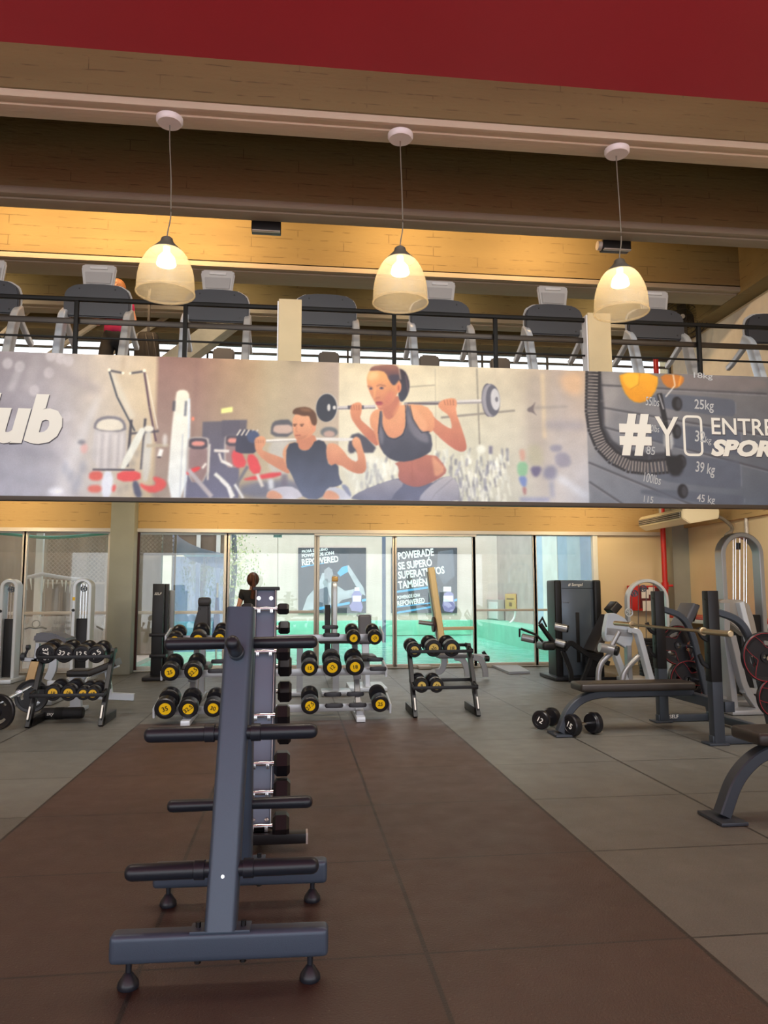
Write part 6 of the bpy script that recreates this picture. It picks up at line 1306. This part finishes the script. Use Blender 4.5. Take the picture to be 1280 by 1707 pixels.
# posters
M_POST = mat('poster_navy', '#39414f', .45, noise=.1, scale=1.5); M_PBLUE = mat('poster_blue', '#49a6dc', .4); M_PGREY = mat('poster_skin_grey', '#a8aeb8', .5, noise=.2, scale=4); M_PLIGHT = mat('poster_white', '#eef3f6', .4); M_PURP = mat('poster_violet', '#8b84b8', .4); M_PDK = mat('poster_shadow', '#5d6677', .5)
PY = 24.80
def pp2(pts, Y, par, name, m_, th=.006):
    MB().prism([(P(x, y, Y).x, P(x, y, Y).z) for x, y in pts], Y, Y+th).build(name, m_, par, True)
t = thing('sports_drink_poster', 'dark outdoor poster with a drinking athlete and REPOWERED lettering', 'poster', P(553, 1022, PY))
pp2([(497, 913), (610, 913), (610, 1022), (497, 1022)], PY, t, 'poster_sheet', M_POST, .03)
pp2([(515, 1018), (504, 1018), (512, 995), (530, 975), (537, 955), (555, 955), (556, 972), (575, 985), (600, 980), (604, 992), (570, 1000), (560, 1010)], PY-.004, t, 'athlete_print', M_PGREY)
pp2([(540, 950), (548, 945), (554, 950), (556, 965), (549, 972), (541, 966)], PY-.008, t, 'head_print', mat('poster_face', '#8e8f99', .5))
pp2([(575, 944), (581, 942), (606, 980), (609, 993), (603, 990), (592, 975)], PY-.008, t, 'arm_print', M_PGREY)
pp2([(562, 955), (570, 945), (579, 943), (580, 953), (567, 961)], PY-.012, t, 'bottle_print', M_PBLUE)
pp2([(525, 985), (545, 978), (551, 1000), (545, 1020), (530, 1015)], PY-.008, t, 'shirt_print', M_PDK)
pp2([(586, 1018), (582, 1010), (587, 1003), (586, 992), (591, 985), (599, 985), (603, 992), (602, 1003), (605, 1012), (602, 1020)], PY-.016, t, 'bottle_print', M_PURP); pp2([(591, 985), (591, 979), (599, 979), (599, 985)], PY-.017, t, 'bottle_cap_print', M_PLIGHT); pp2([(588, 993), (602, 993), (601, 1003), (588, 1003)], PY-.018, t, 'bottle_label_print', M_PLIGHT)
pp2([(527, 1013), (583, 1003), (583, 1007), (527, 1018)], PY-.011, t, 'blue_stripe', M_PBLUE); pp2([(603, 999), (610, 997.5), (610, 1002), (603, 1003)], PY-.011, t, 'blue_stripe', M_PBLUE); pp2([(502, 944), (540, 938), (540, 939.5), (502, 946)], PY-.005, t, 'blue_stripe', M_PBLUE)
for body, bx_ in (('PROBÁ EL NUEVO', (503, 914, 546, 920)), ('POWERADE ION4', (503, 921, 557, 927)), ('REPOWERED', (503, 929, 564, 940))): fit('lettering', body, t, *bx_, PY-.006, M_PLIGHT, bold=.03, rot=-.10, depth=.004)
t = thing('sports_slogan_poster', 'dark outdoor poster with large white slogan lettering, behind the leaning warm-lit upright', 'poster', P(707, 1022, PY))
pp2([(652, 913), (762, 913), (762, 1022), (652, 1022)], PY, t, 'poster_sheet', M_POST, .03)
for body, bx_ in (('POWERADE', (663, 917, 723, 930)), ('SE SUPERÓ', (663, 931, 720, 947)), ('SUPERATE VOS', (663, 948, 741, 961)), ('TAMBIÉN.', (663, 963, 715, 979)), ('POWERADE ION4', (662, 991, 700, 997)), ('REPOWERED', (662, 999, 708, 1008))): fit('lettering', body, t, *bx_, PY-.006, M_PLIGHT, bold=.03, rot=-.12, depth=.004)
for (x0, y0, x1, y1, h) in ((660, 985, 718, 977, 3.5), (660, 1011, 720, 1004, 2), (661, 1020, 720, 1010, 3.2), (757, 999, 762, 997.5, 4)): pp2([(x0, y0), (x1, y1), (x1, y1+h), (x0, y0+h)], PY-.006, t, 'blue_stripe', M_PBLUE)
pp2([(741, 1019), (737, 1010), (739, 998), (740, 990), (748, 984), (756, 990), (757, 1003), (759, 1012), (754, 1021)], PY-.010, t, 'bottle_print', M_PURP); pp2([(739, 978), (752, 978), (752, 986), (739, 986)], PY-.012, t, 'bottle_cap_print', M_PLIGHT); pp2([(739, 993), (755, 993), (755, 1003), (739, 1003)], PY-.013, t, 'bottle_label_print', M_PLIGHT)
pp2([(730, 920), (755, 916), (758, 960), (740, 975), (728, 955)], PY-.005, t, 'figure_print', M_PDK)
# slim navy pole, cables, electric box with its sign and hose
x_ = P(640, 1050, 21).x; t = thing('navy_pole', 'slim navy pole standing outside between the two posters', 'pole', (x_, 21, -.07)); MB().box((x_, 21, 1.6), (.10, .08, 3.34), bev=.01).build('shaft', mat('navy_steel', '#5a6782', .5), t, True)
def onside(px, py, off=.93):   # where the pixel's ray meets the face of the oblique wall
    d = _ray(px, py); O = Vector((0, 0, CH)); p0_ = pc+nrm*off; k = (p0_-O).dot(nrm)/d.dot(nrm); return O+d*k
ra_ = math.atan2(-dr.y, -dr.x)+math.pi; rzw = math.atan2(dr.y, dr.x)
def wallbox(name, m_, px0, py0, px1, py1, depth, par):
    a, b = onside(px0, py0), onside(px1, py1); c = (a+b)/2-nrm*depth/2; w_ = (Vector((b.x, b.y, 0))-Vector((a.x, a.y, 0))).length
    return MB().box(c, (w_, depth, abs(a.z-b.z)), rot=(0, 0, rzw), bev=.01).build(name, m_, par, True)
t = thing('electric_box', 'grey-white electric meter boxes on the outer side wall', 'electric box', onside(826, 1033)); wallbox('casing', M_PLAST, 816, 999, 841, 1034, .2, t); wallbox('door', M_WHITEF, 826, 1003, 840, 1032, .24, t)
t = thing('yellow_notice', 'small yellow-orange notice beside the electric box on the outer wall', 'sign', onside(852, 1015)); wallbox('panel', mat('ochre_panel', '#d9b06a', .5), 843, 990, 861, 1017, .03, t); wallbox('mark', mat('brown_ink', '#7d5a30', .5), 846, 997, 858, 1000, .034, t); wallbox('mark', mat('brown_ink', '#7d5a30', .5), 850, 1004, 855, 1011, .034, t)
t = thing('white_hose', 'white flexible hose curving down from the yellow notice along the ledge', 'hose', onside(855, 1018)); MB().tube([onside(859, 1018, .8), onside(858, 1030, .8), onside(848, 1041, .6), onside(825, 1044, .5), onside(802, 1048, .4)], .03, 8, fil=.3).build('tube', M_PLIGHT, t, True)
t = thing('security_camera_light', 'small pale sensor light at the top of the third tall window', 'light', P(463, 892, 13.5)); MB().box(P(463, 892, 13.5), (.15, .1, .08), bev=.01).build('housing', mat('pale_aqua_plastic', '#a8d8e0', .4), t, True); MB().cyl(P(463, 895, 13.5), P(463, 985, 13.5), .006, n=6).build('cable', M_ALU, t, True)
# strips of pale cladding seen in the right-hand pane
for k, (x0, x1, c_) in enumerate(((896, 908, '#bfd3ea'), (908, 933, '#e9ecea'), (934, 950, '#9fb6cf'), (950, 972, '#aebdca'), (972, 992, '#8ea2c0'))):
    a, b = onside(x0, 1000, .90), onside(x1, 1000, .90)
    struct('trim_%d' % (50+k), MB().box(((a.x+b.x)/2, (a.y+b.y)/2, 2.6), ((b-a).length, .08, 4.8), rot=(0, 0, rzw)), mat('cladding_%d' % k, c_, .5, noise=.08, scale=3))
# ---------------------------------------------------------------- people
def skin(name, pts, edges, root, m_, par, sub=2):
    me = bpy.data.meshes.new(name); me.from_pydata([p[0] for p in pts], edges, []); o = bpy.data.objects.new(name, me); C.objects.link(o); o.parent = par; me.materials.append(m_)
    md = o.modifiers.new('skin', 'SKIN'); md.use_smooth_shade = True
    for i, p in enumerate(pts):
        r = p[1]; v = me.skin_vertices[0].data[i]; v.radius = (r, r) if not isinstance(r, tuple) else r; v.use_root = (i == root)
    s = o.modifiers.new('smooth', 'SUBSURF'); s.levels = sub; s.render_levels = sub; return o
def person(label, loc, rz, H, shirt, trousers, hairm, pose='stand', tail=True):
    t = thing('person', label, 'person', loc, rz); k = H/1.66
    Vv = lambda x, y, z: (x*k, y*k, z*k)
    pts = []; ed = []; idx = {}
    def add(n, co, r, par=None):
        idx[n] = len(pts); pts.append((Vv(*co), r*k if not isinstance(r, tuple) else (r[0]*k, r[1]*k)))
        if par: ed.append((idx[par], idx[n]))
    add('pelvis', (0, 0, .90), (.145, .10)); add('waist', (0, 0, 1.04), (.115, .085), 'pelvis'); add('chest', (0, 0, 1.22), (.14, .095), 'waist'); add('ubody', (0, 0, 1.33), (.12, .075), 'chest')
    add('neck0', (0, -.005, 1.405), .05, 'ubody'); add('neck1', (0, .01, 1.455), .046, 'neck0'); add('head0', (0, .02, 1.52), (.066, .075), 'neck1'); add('head1', (0, .01, 1.58), (.075, .088), 'head0'); add('head2', (0, .0, 1.635), (.055, .062), 'head1')
    for s, n in ((-1, 'l'), (1, 'r')):
        add('sh'+n, (s*.165, 0, 1.35), .055, 'ubody'); add('el'+n, (s*.235, -.03, 1.10), .037, 'sh'+n)
        wr = (s*.25, .10, .90) if pose == 'stand' else (s*.22, .2, 1.12)
        add('fo'+n, tuple((a*.6+b*.4) for a, b in zip((s*.235, -.03, 1.10), wr)), .036, 'el'+n); add('wr'+n, wr, .023, 'fo'+n)
        d = Vector((0, .35, -.9)).normalized() if pose == 'stand' else Vector((0, .95, .1)).normalized()
        w0 = Vector(wr); pm = w0+d*.05; add('pa'+n, tuple(pm), (.026, .016), 'wr'+n)
        for j, (ox, L) in enumerate(((-.024, .070), (-.008, .078), (.008, .074), (.024, .060))):
            q = Vector((0, -.3, -.2)); a = pm+d*.03+Vector((ox, 0, 0)); b = a+d*L*.55; c = b+(d*.8+Vector((0, .25, -.35))).normalized()*L*.45
            add('f%d%s' % (j, n), tuple(a), .0095, 'pa'+n); add('g%d%s' % (j, n), tuple(b), .0085, 'f%d%s' % (j, n)); add('h%d%s' % (j, n), tuple(c), .007, 'g%d%s' % (j, n))
        a = pm-d*.02+Vector((-s*.03, .01, 0)); add('t0'+n, tuple(a), .011, 'pa'+n); add('t1'+n, tuple(a+d*.03+Vector((-s*.02, .01, 0))), .009, 't0'+n)
        st = 0 if pose == 'stand' else (.16*s)
        add('hi'+n, (s*.085, 0, .84), .088, 'pelvis'); add('kn'+n, (s*.09, .02+st*.8, .47), .056, 'hi'+n); add('ca'+n, (s*.092, -.015+st*.6, .33), .052, 'kn'+n); add('an'+n, (s*.095, -.02+st*.9, .085), .034, 'ca'+n); add('ft'+n, (s*.10, .10+st, .035), (.038, .028), 'an'+n)
    skin('body', pts, ed, 0, M_SKIN, t)
    def sub(names, par_, grow):
        pp = []; ee = []; mp_ = {}
        for n_ in names:
            mp_[n_] = len(pp); p = pts[idx[n_]]; r = p[1]; r = (r+grow) if not isinstance(r, tuple) else (r[0]+grow, r[1]+grow); pp.append((p[0], r))
        inv = {v: k_ for k_, v in idx.items()}
        for a, b in ed:
            if inv[a] in mp_ and inv[b] in mp_: ee.append((mp_[inv[a]], mp_[inv[b]]))
        return pp, ee
    pp, ee = sub(['pelvis', 'waist', 'chest', 'ubody', 'shl', 'shr', 'neck0'], 0, .03*k)
    pp[6] = (tuple(Vector(pp[6][0])-Vector((0, 0, .02*k))), .05*k)
    for s, n in ((-1, 'l'), (1, 'r')):
        a = Vector(pts[idx['sh'+n]][0]); b = Vector(pts[idx['el'+n]][0]); pp.append((tuple(a*.45+b*.55), .062*k)); ee.append((4 if s < 0 else 5, len(pp)-1))
    skin('shirt', pp, ee, 0, shirt, t)
    pp, ee = sub(['pelvis', 'waist', 'hil', 'hir', 'knl', 'knr', 'cal', 'car', 'anl', 'anr'], 0, .020*k); skin('trousers', pp, ee, 0, trousers, t)
    for s in (-1, 1):
        f = pts[idx['an'+('l' if s < 0 else 'r')]][0]; MB().box((f[0], f[1]+.06*k, .035*k), (.09*k, .26*k, .07*k), bev=.03, seg=3).build('shoe', M_BLKCL, t)
    # hair, face
    hb_ = MB(); tb = bmesh.new(); bmesh.ops.create_icosphere(tb, subdivisions=3, radius=1.)
    for v in tb.verts:
        if v.co.y > .35 and v.co.z < .35: v.co *= .90
        v.co = Vector((v.co.x*.104*k, (v.co.y*.118-.022)*k, (v.co.z*.122+1.575)*k))
    hb_._add(tb); hb_.build('hair', hairm, t)
    if tail: MB().sweep([Vv(0, -.09, 1.63), Vv(0, -.15, 1.60), Vv(.01, -.17, 1.50), Vv(.0, -.155, 1.36), Vv(-.01, -.14, 1.26)], [(.062*math.cos(q)*k, .035*math.sin(q)*k) for q in [2*math.pi*j/10 for j in range(10)]], up=(1, 0, 0)).build('ponytail', hairm, t)
    MB().lathe([(0, 0), (.012, .004), (.008, .03), (0, .034)], 8, Matrix.Translation(Vv(0, .095, 1.52)) @ Matrix.Scale(k, 4)).build('nose', M_SKIN, t)
    for s in (-1, 1): MB().box(Vv(s*.032, .092, 1.57), (.022, .012, .01), bev=.004).build('eye', M_BLKT, t); MB().box(Vv(s*.082, .01, 1.55), (.016, .03, .055), bev=.007).build('ear', M_SKIN, t)
    MB().box(Vv(0, .09, 1.495), (.045, .012, .012), bev=.004).build('mouth', mat('lips', '#a8584e', .5), t)
    return t
c = P(421, 1000, 12.35)
person('woman in a black T-shirt with a long auburn ponytail, seen from behind', (c.x, 12.35, 0), R_(6), 1.60, M_BLKCL, M_BLKCL, M_HAIR)
c = P(196, 560, 9.75)
person('person in a magenta top and black leggings upstairs on a treadmill', (c.x, 9.62, MZ+.18), R_(172), 1.66, M_PINK, M_BLKCL, mat('light_brown_hair', '#8a5a34', .5, noise=.3, scale=30), pose='tread')
t = thing('black_bag', 'black bag with pale straps hanging behind the second treadmill', 'bag', P(247, 590, 10.3)); c = P(247, 590, 10.3)
MB().box(P(246, 590, 10.3), (.38, .2, .62), bev=.08, seg=3, taper=.7).build('body', M_BLKCL, t, True)
for px_ in (243, 255): MB().tube([P(px_, 556, 10.2), P(px_+2, 570, 10.15), P(px_+6, 600, 10.15)], .009, 6).build('strap', M_PLASTD, t, True)
MB().box(P(246, 555, 10.4)+Vector((0, .05, .15)), (.03, .03, 1.0)).build('stand', M_BLACK, t, True)
